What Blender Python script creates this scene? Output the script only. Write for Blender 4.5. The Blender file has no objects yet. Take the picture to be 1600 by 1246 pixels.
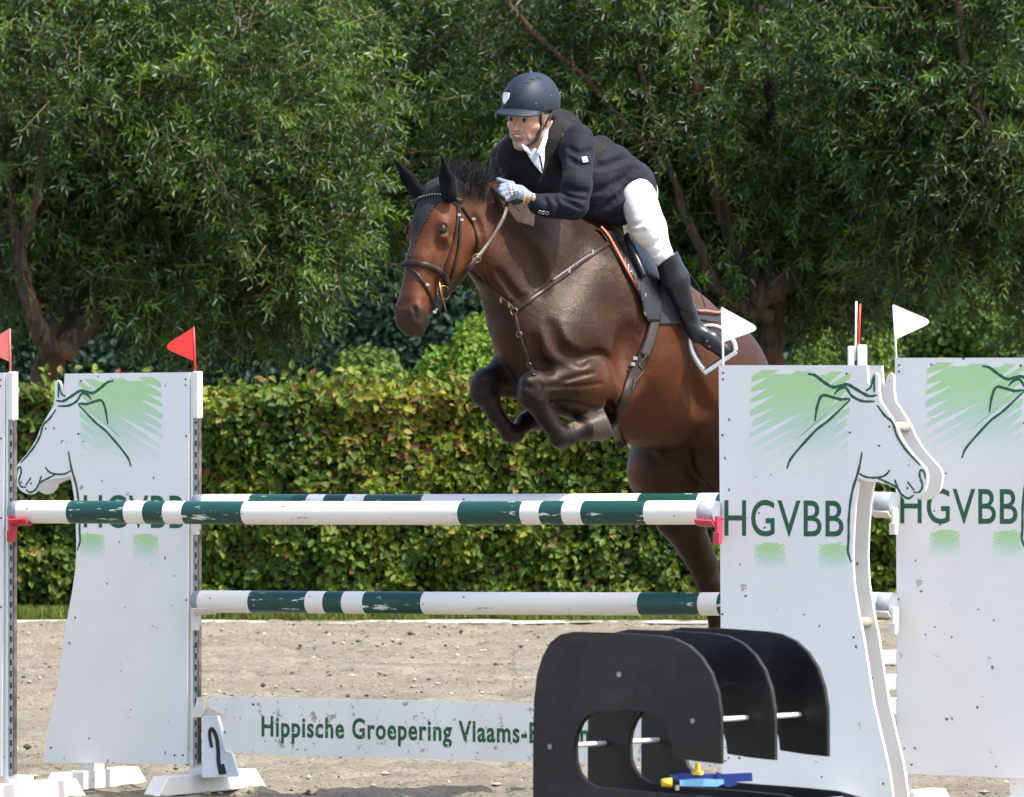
import bpy, bmesh, math, random, time
import numpy as np
from mathutils import Vector, Matrix
from mathutils.bvhtree import BVHTree
random.seed(7); rng = np.random.default_rng(7)
T0 = time.time()
# ------------------------------------------------------------------ camera, sky, sun, exposure
F = 10000.0; HZ = 680.0; CH = 1.6            # focal length and horizon row in px of the 1600 px wide photo, eye height
sc = bpy.context.scene; COL = sc.collection
cam_d = bpy.data.cameras.new('camera'); cam = bpy.data.objects.new('camera', cam_d); COL.objects.link(cam)
cam.location = (0, 0, CH); cam.rotation_euler = (math.radians(90), 0, 0)
cam_d.sensor_width = 36; cam_d.lens = F/1600*36; cam_d.shift_y = (HZ-623)/1600
cam_d.clip_start = 0.5; cam_d.clip_end = 600
cam_d.dof.use_dof = True; cam_d.dof.focus_distance = 27.3; cam_d.dof.aperture_fstop = 15
sc.camera = cam
AZ = math.radians(-25); EL = math.radians(57)      # sun: from the right, a little from the camera's side
SUN = Vector((math.cos(AZ)*math.cos(EL), math.sin(AZ)*math.cos(EL), math.sin(EL)))
w = bpy.data.worlds.new('World'); sc.world = w; w.use_nodes = True
nt = w.node_tree; bg = nt.nodes['Background']; sky = nt.nodes.new('ShaderNodeTexSky')
sky.sky_type = 'NISHITA'; sky.sun_disc = False; sky.sun_elevation = EL
sky.sun_rotation = math.atan2(SUN.x, SUN.y)
nt.links.new(sky.outputs[0], bg.inputs[0]); sky.dust_density = 3.0; sky.air_density = 1.0; bg.inputs[1].default_value = 0.15
sl = bpy.data.lights.new('sun', 'SUN'); so = bpy.data.objects.new('sun', sl); COL.objects.link(so)
sl.energy = 3.0; sl.angle = math.radians(0.6); sl.color = (1, .955, .88)
so.rotation_euler = SUN.to_track_quat('Z', 'Y').to_euler(); so.location = (10, 10, 30)
sc.view_settings.view_transform = 'Standard'; sc.view_settings.look = 'None'
sc.view_settings.exposure = 1.2; sc.view_settings.gamma = 1
sc.cycles.max_bounces = 6; sc.cycles.transparent_max_bounces = 6; sc.cycles.use_denoising = True

# ------------------------------------------------------------------ helpers
def P(px, py, D): return Vector(((px-800)*D/F, D, CH-(py-HZ)*D/F))
def link(o, parent=None):
    COL.objects.link(o)
    if parent is not None: o.parent = parent
    return o
def root(name, label, cat, loc=(0, 0, 0), rz=0, group=None):
    o = bpy.data.objects.new(name, None); o.location = loc; o.rotation_euler = (0, 0, rz); o.empty_display_size = .1
    COL.objects.link(o); o['label'] = label; o['category'] = cat
    if group: o['group'] = group
    return o
def tag(o, label=None, cat=None, group=None, kind=None):
    if label: o['label'] = label
    if cat: o['category'] = cat
    if group: o['group'] = group
    if kind: o['kind'] = kind
    return o
def bobj(name, bm, mat, parent=None, smooth=False, recalc=True):
    if recalc: bmesh.ops.recalc_face_normals(bm, faces=bm.faces[:])
    me = bpy.data.meshes.new(name); bm.to_mesh(me); bm.free()
    for m in (mat if isinstance(mat, (list, tuple)) else [mat]): me.materials.append(m)
    if smooth:
        me.polygons.foreach_set('use_smooth', [True]*len(me.polygons))
    return link(bpy.data.objects.new(name, me), parent)
def npmesh(name, V, Fc, mat, parent=None, smooth=True, col=None):
    """V (n,3); Fc (m,k) constant size polygons; col (n,3) colours"""
    V = np.asarray(V, np.float32); Fc = np.asarray(Fc, np.int32)
    me = bpy.data.meshes.new(name); n = len(V); m, k = Fc.shape
    me.vertices.add(n); me.vertices.foreach_set('co', V.ravel())
    me.loops.add(m*k); me.loops.foreach_set('vertex_index', Fc.ravel())
    me.polygons.add(m); me.polygons.foreach_set('loop_start', np.arange(m, dtype=np.int32)*k)
    me.polygons.foreach_set('loop_total', np.full(m, k, np.int32))
    me.polygons.foreach_set('use_smooth', np.full(m, smooth))
    me.update(calc_edges=True)
    if col is not None:
        a = me.color_attributes.new('col', 'FLOAT_COLOR', 'POINT')
        c = np.ones((n, 4), np.float32); c[:, :col.shape[1]] = col; a.data.foreach_set('color', c.ravel())
    me.materials.append(mat)
    return link(bpy.data.objects.new(name, me), parent)
def box(bm, c, s, rz=0, rot=None):
    M = rot.to_4x4() if rot else Matrix.Rotation(rz, 4, 'Z')
    r = bmesh.ops.create_cube(bm, size=1.0)
    for v in r['verts']:
        v.co = Vector(c) + M.to_3x3() @ Vector((v.co.x*s[0], v.co.y*s[1], v.co.z*s[2]))
    return r['verts']
def bevel(bm, w, seg=2): bmesh.ops.bevel(bm, geom=bm.edges[:], offset=w, segments=seg, affect='EDGES', profile=.6)
def cyl(bm, a, b, r, r2=None, n=20, cap=True):
    a, b = Vector(a), Vector(b); r2 = r if r2 is None else r2
    d = (b-a); q = d.to_track_quat('Z', 'Y').to_matrix()
    R1 = [bm.verts.new(a + q @ Vector((r*math.cos(t), r*math.sin(t), 0))) for t in np.arange(n)*2*math.pi/n]
    R2 = [bm.verts.new(b + q @ Vector((r2*math.cos(t), r2*math.sin(t), 0))) for t in np.arange(n)*2*math.pi/n]
    fs = [bm.faces.new((R1[i], R1[(i+1) % n], R2[(i+1) % n], R2[i])) for i in range(n)]
    if cap: fs += [bm.faces.new(R1[::-1]), bm.faces.new(R2)]
    return fs
def spline(pts, n=8):
    """Catmull-Rom through points (any dimension)"""
    p = np.asarray(pts, float); out = []
    q = np.vstack([2*p[0]-p[1], p, 2*p[-1]-p[-2]])
    for i in range(1, len(q)-2):
        for t in np.arange(n)/n:
            out.append(.5*((2*q[i])+(-q[i-1]+q[i+1])*t+(2*q[i-1]-5*q[i]+4*q[i+1]-q[i+2])*t*t+(-q[i-1]+3*q[i]-3*q[i+1]+q[i+2])*t**3))
    out.append(p[-1]); return np.array(out)
def tube(bm, pts, rads, n=8, cap=True):
    pts = [Vector(p) for p in pts]; m = len(pts)
    if not hasattr(rads, '__len__'): rads = [rads]*m
    up = Vector((0.13, 0.21, .97)); rings = []
    for i, p in enumerate(pts):
        t = (pts[min(i+1, m-1)]-pts[max(i-1, 0)]).normalized()
        s = t.cross(up)
        if s.length < .05: s = t.cross(Vector((1, 0, 0)))
        s.normalize(); u = s.cross(t); up = u
        rings.append([bm.verts.new(p+(s*math.cos(a)+u*math.sin(a))*rads[i]) for a in np.arange(n)*2*math.pi/n])
    for i in range(m-1):
        for j in range(n):
            bm.faces.new((rings[i][j], rings[i][(j+1) % n], rings[i+1][(j+1) % n], rings[i+1][j]))
    if cap:
        bm.faces.new(rings[0][::-1]); bm.faces.new(rings[-1])
def plate(bm, pts, y0, y1):
    """polygon pts (x,z) extruded along local y"""
    a = [bm.verts.new((x, y0, z)) for x, z in pts]; b = [bm.verts.new((x, y1, z)) for x, z in pts]
    f = [bm.faces.new(a), bm.faces.new(b[::-1])]
    n = len(pts)
    for i in range(n): f.append(bm.faces.new((a[i], b[i], b[(i+1) % n], a[(i+1) % n])))
    for q_ in f: q_.normal_update()
    bmesh.ops.triangulate(bm, faces=f[:2], ngon_method='EAR_CLIP')

# ------------------------------------------------------------------ materials
def newmat(name):
    m = bpy.data.materials.new(name); m.use_nodes = True; nt = m.node_tree
    return m, nt, nt.nodes['Principled BSDF']
def N(nt, t, **kw):
    n = nt.nodes.new('ShaderNode'+t)
    for k, v in kw.items():
        if k in n.inputs: n.inputs[k].default_value = v
        else: setattr(n, k, v)
    return n
def ramp(nt, src, stops):
    r = nt.nodes.new('ShaderNodeValToRGB'); cr = r.color_ramp
    while len(cr.elements) < len(stops): cr.elements.new(.5)
    for e, (p, c) in zip(cr.elements, stops):
        e.position = p; e.color = (c, c, c, 1) if not hasattr(c, '__len__') else (*c, 1)
    nt.links.new(src, r.inputs[0]); return r
def mix(nt, fac, a, b, blend='MIX'):
    m = nt.nodes.new('ShaderNodeMix'); m.data_type = 'RGBA'; m.blend_type = blend
    for s, v in ((0, fac), (6, a), (7, b)):
        if hasattr(v, 'is_linked') or hasattr(v, 'links'): nt.links.new(v, m.inputs[s])
        elif s == 0: m.inputs[0].default_value = v
        else: m.inputs[s].default_value = (*v, 1)
    return m.outputs[2]
def noise(nt, scale, detail=4, rough=.55, vec=None, kind='Object', sc3=None):
    n = N(nt, 'TexNoise'); n.inputs['Scale'].default_value = scale; n.inputs['Detail'].default_value = detail; n.inputs['Roughness'].default_value = rough
    tc = N(nt, 'TexCoord'); v = tc.outputs[kind]
    if sc3:
        mp = N(nt, 'Mapping'); mp.inputs['Scale'].default_value = sc3; nt.links.new(v, mp.inputs[0]); v = mp.outputs[0]
    nt.links.new(v, n.inputs['Vector']); return n
def bumpn(nt, b, src, dist=.002, st=1.0):
    bp = N(nt, 'Bump'); bp.inputs['Distance'].default_value = dist; bp.inputs['Strength'].default_value = st
    nt.links.new(src, bp.inputs['Height']); nt.links.new(bp.outputs[0], b.inputs['Normal']); return bp
def simple(name, c, rough=.5, metal=0, spec=.5, var=.12, bump=.0005, scale=60, sheen=0):
    m, nt, b = newmat(name)
    n = noise(nt, scale, 5)
    r = ramp(nt, n.outputs[0], [(.3, [x*(1-var) for x in c]), (.7, [min(1, x*(1+var)) for x in c])])
    nt.links.new(r.outputs[0], b.inputs['Base Color'])
    b.inputs['Roughness'].default_value = rough; b.inputs['Metallic'].default_value = metal
    b.inputs['Specular IOR Level'].default_value = spec
    if sheen: b.inputs['Sheen Weight'].default_value = sheen
    bumpn(nt, b, n.outputs[0], bump); return m
def painted(name, c, chip_c, chip=.68, scale=9, dirt=.35, rough=.5, speck=True, sc3=(1, 1, 1), dirt_c=(.35, .31, .26)):
    """paint with chips, small dark knocks and dust"""
    m, nt, b = newmat(name)
    n1 = noise(nt, 2.2, 5, .6, sc3=sc3)
    col = mix(nt, ramp(nt, n1.outputs[0], [(.45, 0), (.85, dirt)]).outputs[0], c, [a*.5+b_*.5 for a, b_ in zip(c, dirt_c)])
    n2 = noise(nt, scale, 9, .72, sc3=sc3)
    cm = ramp(nt, n2.outputs[0], [(chip, 0), (chip+.012, 1)])
    col = mix(nt, cm.outputs[0], col, chip_c)
    h = cm
    if speck:
        v = N(nt, 'TexVoronoi'); v.inputs['Scale'].default_value = 19; v.inputs['Randomness'].default_value = 1
        tc = N(nt, 'TexCoord'); wn = noise(nt, 30, 3)
        ad = N(nt, 'VectorMath', operation='MULTIPLY_ADD'); ad.inputs[1].default_value = (.03, .03, .03)
        nt.links.new(wn.outputs[1], ad.inputs[0]); nt.links.new(tc.outputs['Object'], ad.inputs[2]); nt.links.new(ad.outputs[0], v.inputs['Vector'])
        wr = N(nt, 'TexWhiteNoise'); nt.links.new(v.outputs['Position'], wr.inputs['Vector'])
        th = N(nt, 'Math', operation='MULTIPLY'); nt.links.new(wr.outputs[0], th.inputs[0]); th.inputs[1].default_value = .085
        th2 = N(nt, 'Math', operation='SUBTRACT'); nt.links.new(th.outputs[0], th2.inputs[0]); th2.inputs[1].default_value = .043
        lt = N(nt, 'Math', operation='LESS_THAN'); nt.links.new(v.outputs['Distance'], lt.inputs[0])
        sc_ = N(nt, 'Math', operation='MULTIPLY'); nt.links.new(th2.outputs[0], sc_.inputs[0]); sc_.inputs[1].default_value = 3.2
        nt.links.new(sc_.outputs[0], lt.inputs[1])
        col = mix(nt, lt.outputs[0], col, (.16, .15, .15))
    nt.links.new(col, b.inputs['Base Color']); b.inputs['Roughness'].default_value = rough
    bumpn(nt, b, n2.outputs[0], .0015, .5)
    return m
M = {}
M['board'] = painted('white_board', (.84, .84, .83), (.40, .37, .33), chip=.64, scale=13, dirt=.25)
M['white_wood'] = painted('white_wood', (.80, .78, .74), (.42, .36, .28), chip=.66, scale=8, dirt=.5)
M['pole_white'] = painted('pole_white', (.86, .83, .77), (.30, .26, .20), chip=.63, scale=9, dirt=.45, sc3=(.3, 1.8, 1.8), rough=.4)
M['pole_green'] = painted('pole_green', (.006, .058, .046), (.62, .66, .62), chip=.60, scale=16, dirt=.1, speck=True, sc3=(.3, 1.8, 1.8), rough=.35, dirt_c=(.1, .15, .13))
M['plank_white'] = painted('plank_white', (.88, .87, .83), (.42, .38, .32), chip=.585, scale=15, dirt=.5)
M['pole_grey'] = simple('pole_grey', (.30, .33, .36), .5)
M['print_green'] = simple('print_green', (.015, .105, .052), .5)
def plank_letter():
    m, nt, b = newmat('worn_green_letter'); n = noise(nt, 55, 8, .75)
    r = ramp(nt, n.outputs[0], [(.60, (.012, .10, .035)), (.615, (.76, .75, .70))]); nt.links.new(r.outputs[0], b.inputs['Base Color'])
    b.inputs['Roughness'].default_value = .6; return m
M['letter_worn'] = plank_letter()
def hatch_mat():
    m, nt, b = newmat('printed_green_gradient'); tc = N(nt, 'TexCoord'); s = N(nt, 'SeparateXYZ'); nt.links.new(tc.outputs['Generated'], s.inputs[0])
    r = ramp(nt, s.outputs[2], [(0, (.84, .84, .83)), (.12, (.80, .84, .80)), (.45, (.55, .73, .60)), (.75, (.46, .72, .36)), (1, (.46, .72, .36))])
    nt.links.new(r.outputs[0], b.inputs['Base Color']); b.inputs['Roughness'].default_value = .5; return m
M['hatch'] = hatch_mat()
M['spacer'] = simple('weathered_wood', (.34, .30, .24), .7, var=.3)
M['galv'] = simple('galvanised_steel', (.36, .37, .38), .45, .7, var=.35, scale=25)
M['rust'] = simple('rusty_steel', (.10, .065, .05), .8, .2, var=.6, scale=20)
def slotmat():
    m, nt, b = newmat('slotted_steel'); tc = N(nt, 'TexCoord'); s_ = N(nt, 'SeparateXYZ'); nt.links.new(tc.outputs['Object'], s_.inputs[0])
    a = N(nt, 'Math', operation='MULTIPLY'); a.inputs[1].default_value = 20; nt.links.new(s_.outputs[2], a.inputs[0]); f = N(nt, 'Math', operation='FRACT'); nt.links.new(a.outputs[0], f.inputs[0])
    r = ramp(nt, f.outputs[0], [(.5, (.02, .02, .022)), (.53, (.5, .5, .5)), (.62, (.36, .37, .38)), (.97, (.33, .33, .34))]); nt.links.new(r.outputs[0], b.inputs['Base Color']); b.inputs['Roughness'].default_value = .5; return m
M['slots'] = slotmat()
M['web'] = simple('dirty_steel', (.13, .115, .105), .6, .4, var=.7, scale=14)
M['hole'] = simple('dark_slot', (.02, .02, .022), .8)
M['red_plastic'] = simple('red_plastic', (.52, .03, .045), .4)
M['pink_red'] = simple('faded_red_plastic', (.52, .05, .09), .45)
M['flag_red'] = simple('red_flag_plastic', (.72, .035, .03), .4, var=.06)
M['flag_pale'] = simple('faded_red_flag_plastic', (.62, .15, .13), .45, var=.06)
M['flag_white'] = simple('white_flag_plastic', (.84, .83, .80), .45, var=.04)
M['cup_white'] = simple('white_plastic', (.72, .69, .64), .5, var=.1)
M['black_board'] = None
def black_board():
    m, nt, b = newmat('black_plastic_board')
    n = noise(nt, 2.4, 5, .6); n2 = noise(nt, 45, 6, .7)
    r = ramp(nt, n.outputs[0], [(.35, (.006, .006, .007)), (.5, (.011, .010, .010)), (.53, (.021, .019, .017)), (.8, (.031, .028, .025))])
    n4 = noise(nt, 5, 8, .8, sc3=(1, 1, 3)); r2 = ramp(nt, n4.outputs[0], [(.60, 0), (.68, .5)])
    c = mix(nt, r2.outputs[0], r.outputs[0], (.055, .052, .048))
    nt.links.new(c, b.inputs['Base Color']); b.inputs['Roughness'].default_value = .5
    rr = ramp(nt, n.outputs[0], [(.35, .38), (.7, .62)]); nt.links.new(rr.outputs[0], b.inputs['Roughness'])
    bumpn(nt, b, n2.outputs[0], .0008); return m
M['black_board'] = black_board()
M['steel'] = simple('bright_steel', (.62, .62, .60), .3, .9)
M['rod'] = simple('white_rod', (.75, .76, .78), .4, var=.05)
M['brass'] = simple('brass', (.30, .20, .08), .4, .9)
M['blue_plastic'] = simple('blue_plastic', (.012, .035, .22), .4)
M['sky_plastic'] = simple('light_blue_plastic', (.22, .50, .75), .4)
M['yellow_plastic'] = simple('yellow_plastic', (.75, .50, .03), .4)

# ------------------------------------------------------------------ ground
def lattice(shape, seed):
    return np.random.default_rng(seed).random(shape).astype(np.float32)
def vnoise(x, y, freq, seed):
    """smooth 2-D value noise"""
    L = lattice((257, 257), seed); X = x*freq; Y = y*freq
    xi = np.floor(X).astype(int); yi = np.floor(Y).astype(int); fx = X-xi; fy = Y-yi
    fx = fx*fx*(3-2*fx); fy = fy*fy*(3-2*fy); xi %= 256; yi %= 256
    return (L[yi, xi]*(1-fx)+L[yi, xi+1]*fx)*(1-fy)+(L[yi+1, xi]*(1-fx)+L[yi+1, xi+1]*fx)*fy
def sand():
    m, nt, b = newmat('arena_sand')
    n1 = noise(nt, 1.1, 6, .6, sc3=(.55, 1, 1)); n2 = noise(nt, 34, 6, .7); n3 = noise(nt, 6, 5, .65, sc3=(.6, 1, 1))
    c = ramp(nt, n1.outputs[0], [(.3, (.165, .143, .103)), (.5, (.222, .195, .142)), (.7, (.285, .255, .19))])
    c2 = mix(nt, ramp(nt, n3.outputs[0], [(.36, .5), (.52, 0)]).outputs[0], c.outputs[0], (.20, .175, .14))
    c3 = mix(nt, ramp(nt, n2.outputs[0], [(.57, 0), (.70, .6)]).outputs[0], c2, (.47, .43, .36))
    c4 = mix(nt, ramp(nt, n2.outputs[0], [(.37, .9), (.46, 0)]).outputs[0], c3, (.09, .075, .055))
    nt.links.new(c4, b.inputs['Base Color']); b.inputs['Roughness'].default_value = .95; b.inputs['Specular IOR Level'].default_value = .15
    bumpn(nt, b, n2.outputs[0], .02, .9); return m
M['sand'] = sand()
HEDGE_D = F*CH/285.0
def ground():
    # fine sheet where the photo looks, then a coarse skirt to the horizon
    xs = np.arange(-5, 5.001, .03); ys = np.arange(24, HEDGE_D-1.2, .045)
    X, Y = np.meshgrid(xs, ys)
    Z = (vnoise(X, Y, 1.3, 1)-.5)*.03+(vnoise(X, Y, 5, 2)-.5)*.028+(vnoise(X, Y, 11, 3)-.5)*.022
    pits = vnoise(X, Y, 3.2, 5); Z -= np.clip(pits-.60, 0, 1)*.20
    Z += np.clip(vnoise(X, Y, 15, 9)-.72, 0, 1)*.07
    edge = np.clip(np.minimum.reduce([X+5, 5-X, Y-24, (HEDGE_D-1.2)-Y])/.4, 0, 1); Z = Z*edge
    V = np.stack([X, Y, Z], -1).reshape(-1, 3); ny, nx = X.shape
    i = np.arange(ny*nx).reshape(ny, nx); Q = np.stack([i[:-1, :-1], i[:-1, 1:], i[1:, 1:], i[1:, :-1]], -1).reshape(-1, 4)
    k = len(V); x0, x1, y0, y1, S = xs[0], xs[-1], ys[0], ys[-1], 400
    E = [(-S, -S), (S, -S), (S, y0), (-S, y0), (x0, y0), (x0, y1), (-S, y1), (x1, y0), (x1, y1), (S, y1), (S, S), (-S, S)]
    V = np.vstack([V, np.array([(a, b, 0) for a, b in E])])
    Q2 = np.array([(0, 1, 2, 3), (3, 4, 5, 6), (7, 2, 9, 8), (6, 9, 10, 11)])+k
    o = npmesh('ground', V, np.vstack([Q, Q2]), M['sand'], smooth=True); tag(o, kind='structure')
ground()
# crumbs of sand and grit kicked up
def crumbs():
    n = 9000; V = []; Fc = []
    base = np.array([(1, 0, 0), (-1, 0, 0), (0, 1, 0), (0, -1, 0), (0, 0, 1), (0, 0, -1)], float)
    tri = np.array([(0, 2, 4), (2, 1, 4), (1, 3, 4), (3, 0, 4), (2, 0, 5), (1, 2, 5), (3, 1, 5), (0, 3, 5)])
    D = 24+(HEDGE_D-26)*rng.random(n)**1.2; X = (rng.random(n)-.5)*10
    s = .006+.020*rng.random(n)**5
    b = base[None]*s[:, None, None]*(.6+.8*rng.random((n, 6, 1)))
    b[:, :, 2] *= .6
    V = b+np.stack([X, D, .004+0*X], -1)[:, None]
    Fc = tri[None]+6*np.arange(n)[:, None, None]
    c = np.where(rng.random((n, 1)) < .3, np.array([[.06, .05, .035]]), np.array([[.30, .26, .19]]))*(.7+.6*rng.random((n, 1)))
    c = np.repeat(c, 6, 0)
    m, nt, b_ = newmat('sand_crumb'); a = N(nt, 'Attribute', attribute_name='col'); nt.links.new(a.outputs[0], b_.inputs['Base Color']); b_.inputs['Roughness'].default_value = .95
    o = npmesh('sand_clods', V.reshape(-1, 3), Fc.reshape(-1, 3), m, smooth=False, col=c); tag(o, 'loose crumbs and clods lying on the arena sand', 'sand clods', kind='stuff')
crumbs()

# ------------------------------------------------------------------ leaves
def leafmat(name, rough=.42, trans=.3, spec=.5):
    m, nt, b = newmat(name); a = N(nt, 'Attribute', attribute_name='col')
    nt.links.new(a.outputs[0], b.inputs['Base Color']); b.inputs['Roughness'].default_value = rough; b.inputs['Specular IOR Level'].default_value = spec
    tr = N(nt, 'BsdfTranslucent'); ms = N(nt, 'MixShader'); ms.inputs[0].default_value = trans
    hs = N(nt, 'HueSaturation'); hs.inputs['Saturation'].default_value = 1.15; hs.inputs['Value'].default_value = 1.5
    nt.links.new(a.outputs[0], hs.inputs['Color']); nt.links.new(hs.outputs[0], tr.inputs[0])
    nt.links.new(b.outputs[0], ms.inputs[1]); nt.links.new(tr.outputs[0], ms.inputs[2])
    nt.links.new(ms.outputs[0], nt.nodes['Material Output'].inputs[0]); return m
M['willow_leaf'] = leafmat('willow_leaf', .38, .28, .55); M['hedge_leaf'] = leafmat('hedge_leaf', .62, .25, .35); M['far_leaf'] = leafmat('far_leaf', .6, .2, .3)
def unit(a): return a/np.maximum(np.linalg.norm(a, axis=-1, keepdims=True), 1e-9)
def leaves(base, d, nrm, L, W, fold=.25, curl=.15):
    """leaf verts (n,6,3) and two quads each"""
    d = unit(d); s = unit(np.cross(d, nrm)); u = np.cross(s, d)
    L = L[:, None]; W = W[:, None]
    v = np.stack([base, base+d*L*.3+s*W*.5+u*W*fold, base+d*L*.65+s*W*.42+u*(W*fold-L*curl*.3), base+d*L-u*L*curl,
                  base+d*L*.65-s*W*.42+u*(W*fold-L*curl*.3), base+d*L*.3-s*W*.5+u*W*fold], 1)
    n = len(base); q = np.array([(0, 1, 2, 3), (0, 3, 4, 5)])[None]+6*np.arange(n)[:, None, None]
    return v.reshape(-1, 3), q.reshape(-1, 4)
def randdir(n): return unit(rng.normal(size=(n, 3)))
def grass():
    n = 42000; hx = (rng.random(n)-.5)*13
    t = rng.random(n); lim = HEDGE_D-.55-.75*vnoise(hx, hx*0, 1.2, 21)-.25*vnoise(hx, hx*0, 6, 22)
    y = lim+(HEDGE_D+.1-lim)*t
    b = np.stack([hx, y, 0*hx], -1); d = randdir(n)*.5+np.array([0, 0, 1.]); L = .05+.09*rng.random(n)
    V, Q = leaves(b, d, randdir(n), L, L*.12)
    c = np.array([.11, .17, .03])*(.5+.9*rng.random((n, 1)))+np.array([.05, .02, 0])*rng.random((n, 1))
    o = npmesh('grass', V, Q, M['hedge_leaf'], col=np.repeat(c, 6, 0)); tag(o, 'ragged strip of short grass along the hedge foot', 'grass', kind='stuff')
    # pale strip of washed-out gravel in front of it
    m = simple('pale_gravel', (.52, .48, .41), .9, var=.3, scale=30, bump=.02)
    bm = bmesh.new(); xs = np.linspace(-6.5, 6.5, 140)
    A = [bm.verts.new((x, HEDGE_D-1.65-.5*float(vnoise(np.array([x]), np.array([0.]), 1.4, 31)[0]), .006)) for x in xs]; B = [bm.verts.new((x, HEDGE_D+.2, .006)) for x in xs]
    for i in range(139): bm.faces.new((A[i], A[i+1], B[i+1], B[i]))
    o = bobj('gravel_verge', bm, m); tag(o, kind='structure')
grass()
def hedge():
    r = root('hedge', 'clipped green hornbeam hedge with yellowing leaves behind the jump', 'hedge', (0, HEDGE_D, 0))
    bm = bmesh.new(); box(bm, (0, .55, .9), (15, .75, 1.72)); bobj('dark_core', bm, simple('hedge_core', (.018, .020, .010), .95, var=.5, scale=8), r)  # solid dark box added inside the leaves to block light
    def topz(x): return 1.90+.09*vnoise(x, x*0, .8, 41)+.06*vnoise(x, x*0, 3, 42)
    n = 72000; x = (rng.random(n)-.5)*15; z = rng.random(n)*2.06
    face = (vnoise(x, z, 1.6, 43)-.5)*.25+(vnoise(x, z, 5, 44)-.5)*.22
    y = -.05+face+.22*rng.random(n)**1.5+.10*(z < .2)
    tz = topz(x); z = z/2.06*tz
    nt_ = 22000; xt = (rng.random(nt_)-.5)*15; yt = rng.random(nt_)*1.1-.05; zt = topz(xt)+(rng.random(nt_)-.6)*.14-.25*(yt-.4)**2
    # sprigs standing above the top
    ns = 420; sx = (rng.random(ns)-.5)*15; sh = .05+.22*rng.random(ns)**2.2; sy = rng.random(ns)*.6
    k = 9; tt = np.tile(np.arange(k)/k, ns); xs = np.repeat(sx, k)+tt*.05*rng.normal(size=ns*k); zs = np.repeat(topz(sx)-.05, k)+np.repeat(sh, k)*tt*1.2; ys = np.repeat(sy, k)
    B = np.stack([np.concatenate([x, xt, xs]), np.concatenate([y, yt, ys]), np.concatenate([z, zt, zs])], -1)
    m = len(B); d = randdir(m)*.8+np.array([0, -.35, -.35])
    nrm = randdir(m)*.65+np.array([.1, -.7, .55]); L = .062+.042*rng.random(m)
    d[n:n+nt_] = randdir(nt_)+np.array([0, -.2, .25]); d[n+nt_:] = randdir(ns*k)+np.array([0, 0, .5])
    # shoots hold groups of leaves of one hue
    g = vnoise(B[:, 0]+3, B[:, 2]*1.0, 1.1, 45); g2 = vnoise(B[:, 0], B[:, 2], 8, 46); r1 = rng.random(m)
    pal = np.array([(.042, .09, .012), (.085, .15, .014), (.15, .22, .016), (.25, .28, .02), (.26, .20, .03), (.17, .08, .03)])
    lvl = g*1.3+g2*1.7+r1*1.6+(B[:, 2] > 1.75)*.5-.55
    patch = np.exp(-((B[:, 0]+.9)/.7)**2-((B[:, 2]-1.75)/.35)**2)+.5*np.exp(-((B[:, 0]+.6)/.7)**2-((B[:, 2]-1.4)/.4)**2)
    idx = np.clip(lvl, 0, 3.99).astype(int); br = rng.random(m) < (.03+.22*patch+.06*(B[:, 2] > 1.8)); idx[br] = 4+(rng.random(br.sum()) < .5)
    c = pal[idx]*(.62+.46*rng.random((m, 1)))*np.array([1, .94, 1.15])
    V, Q = leaves(B, d, nrm, L, L*.62, .12, .2)
    npmesh('foliage', V, Q, M['hedge_leaf'], r, col=np.repeat(c, 6, 0))
hedge()

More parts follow.
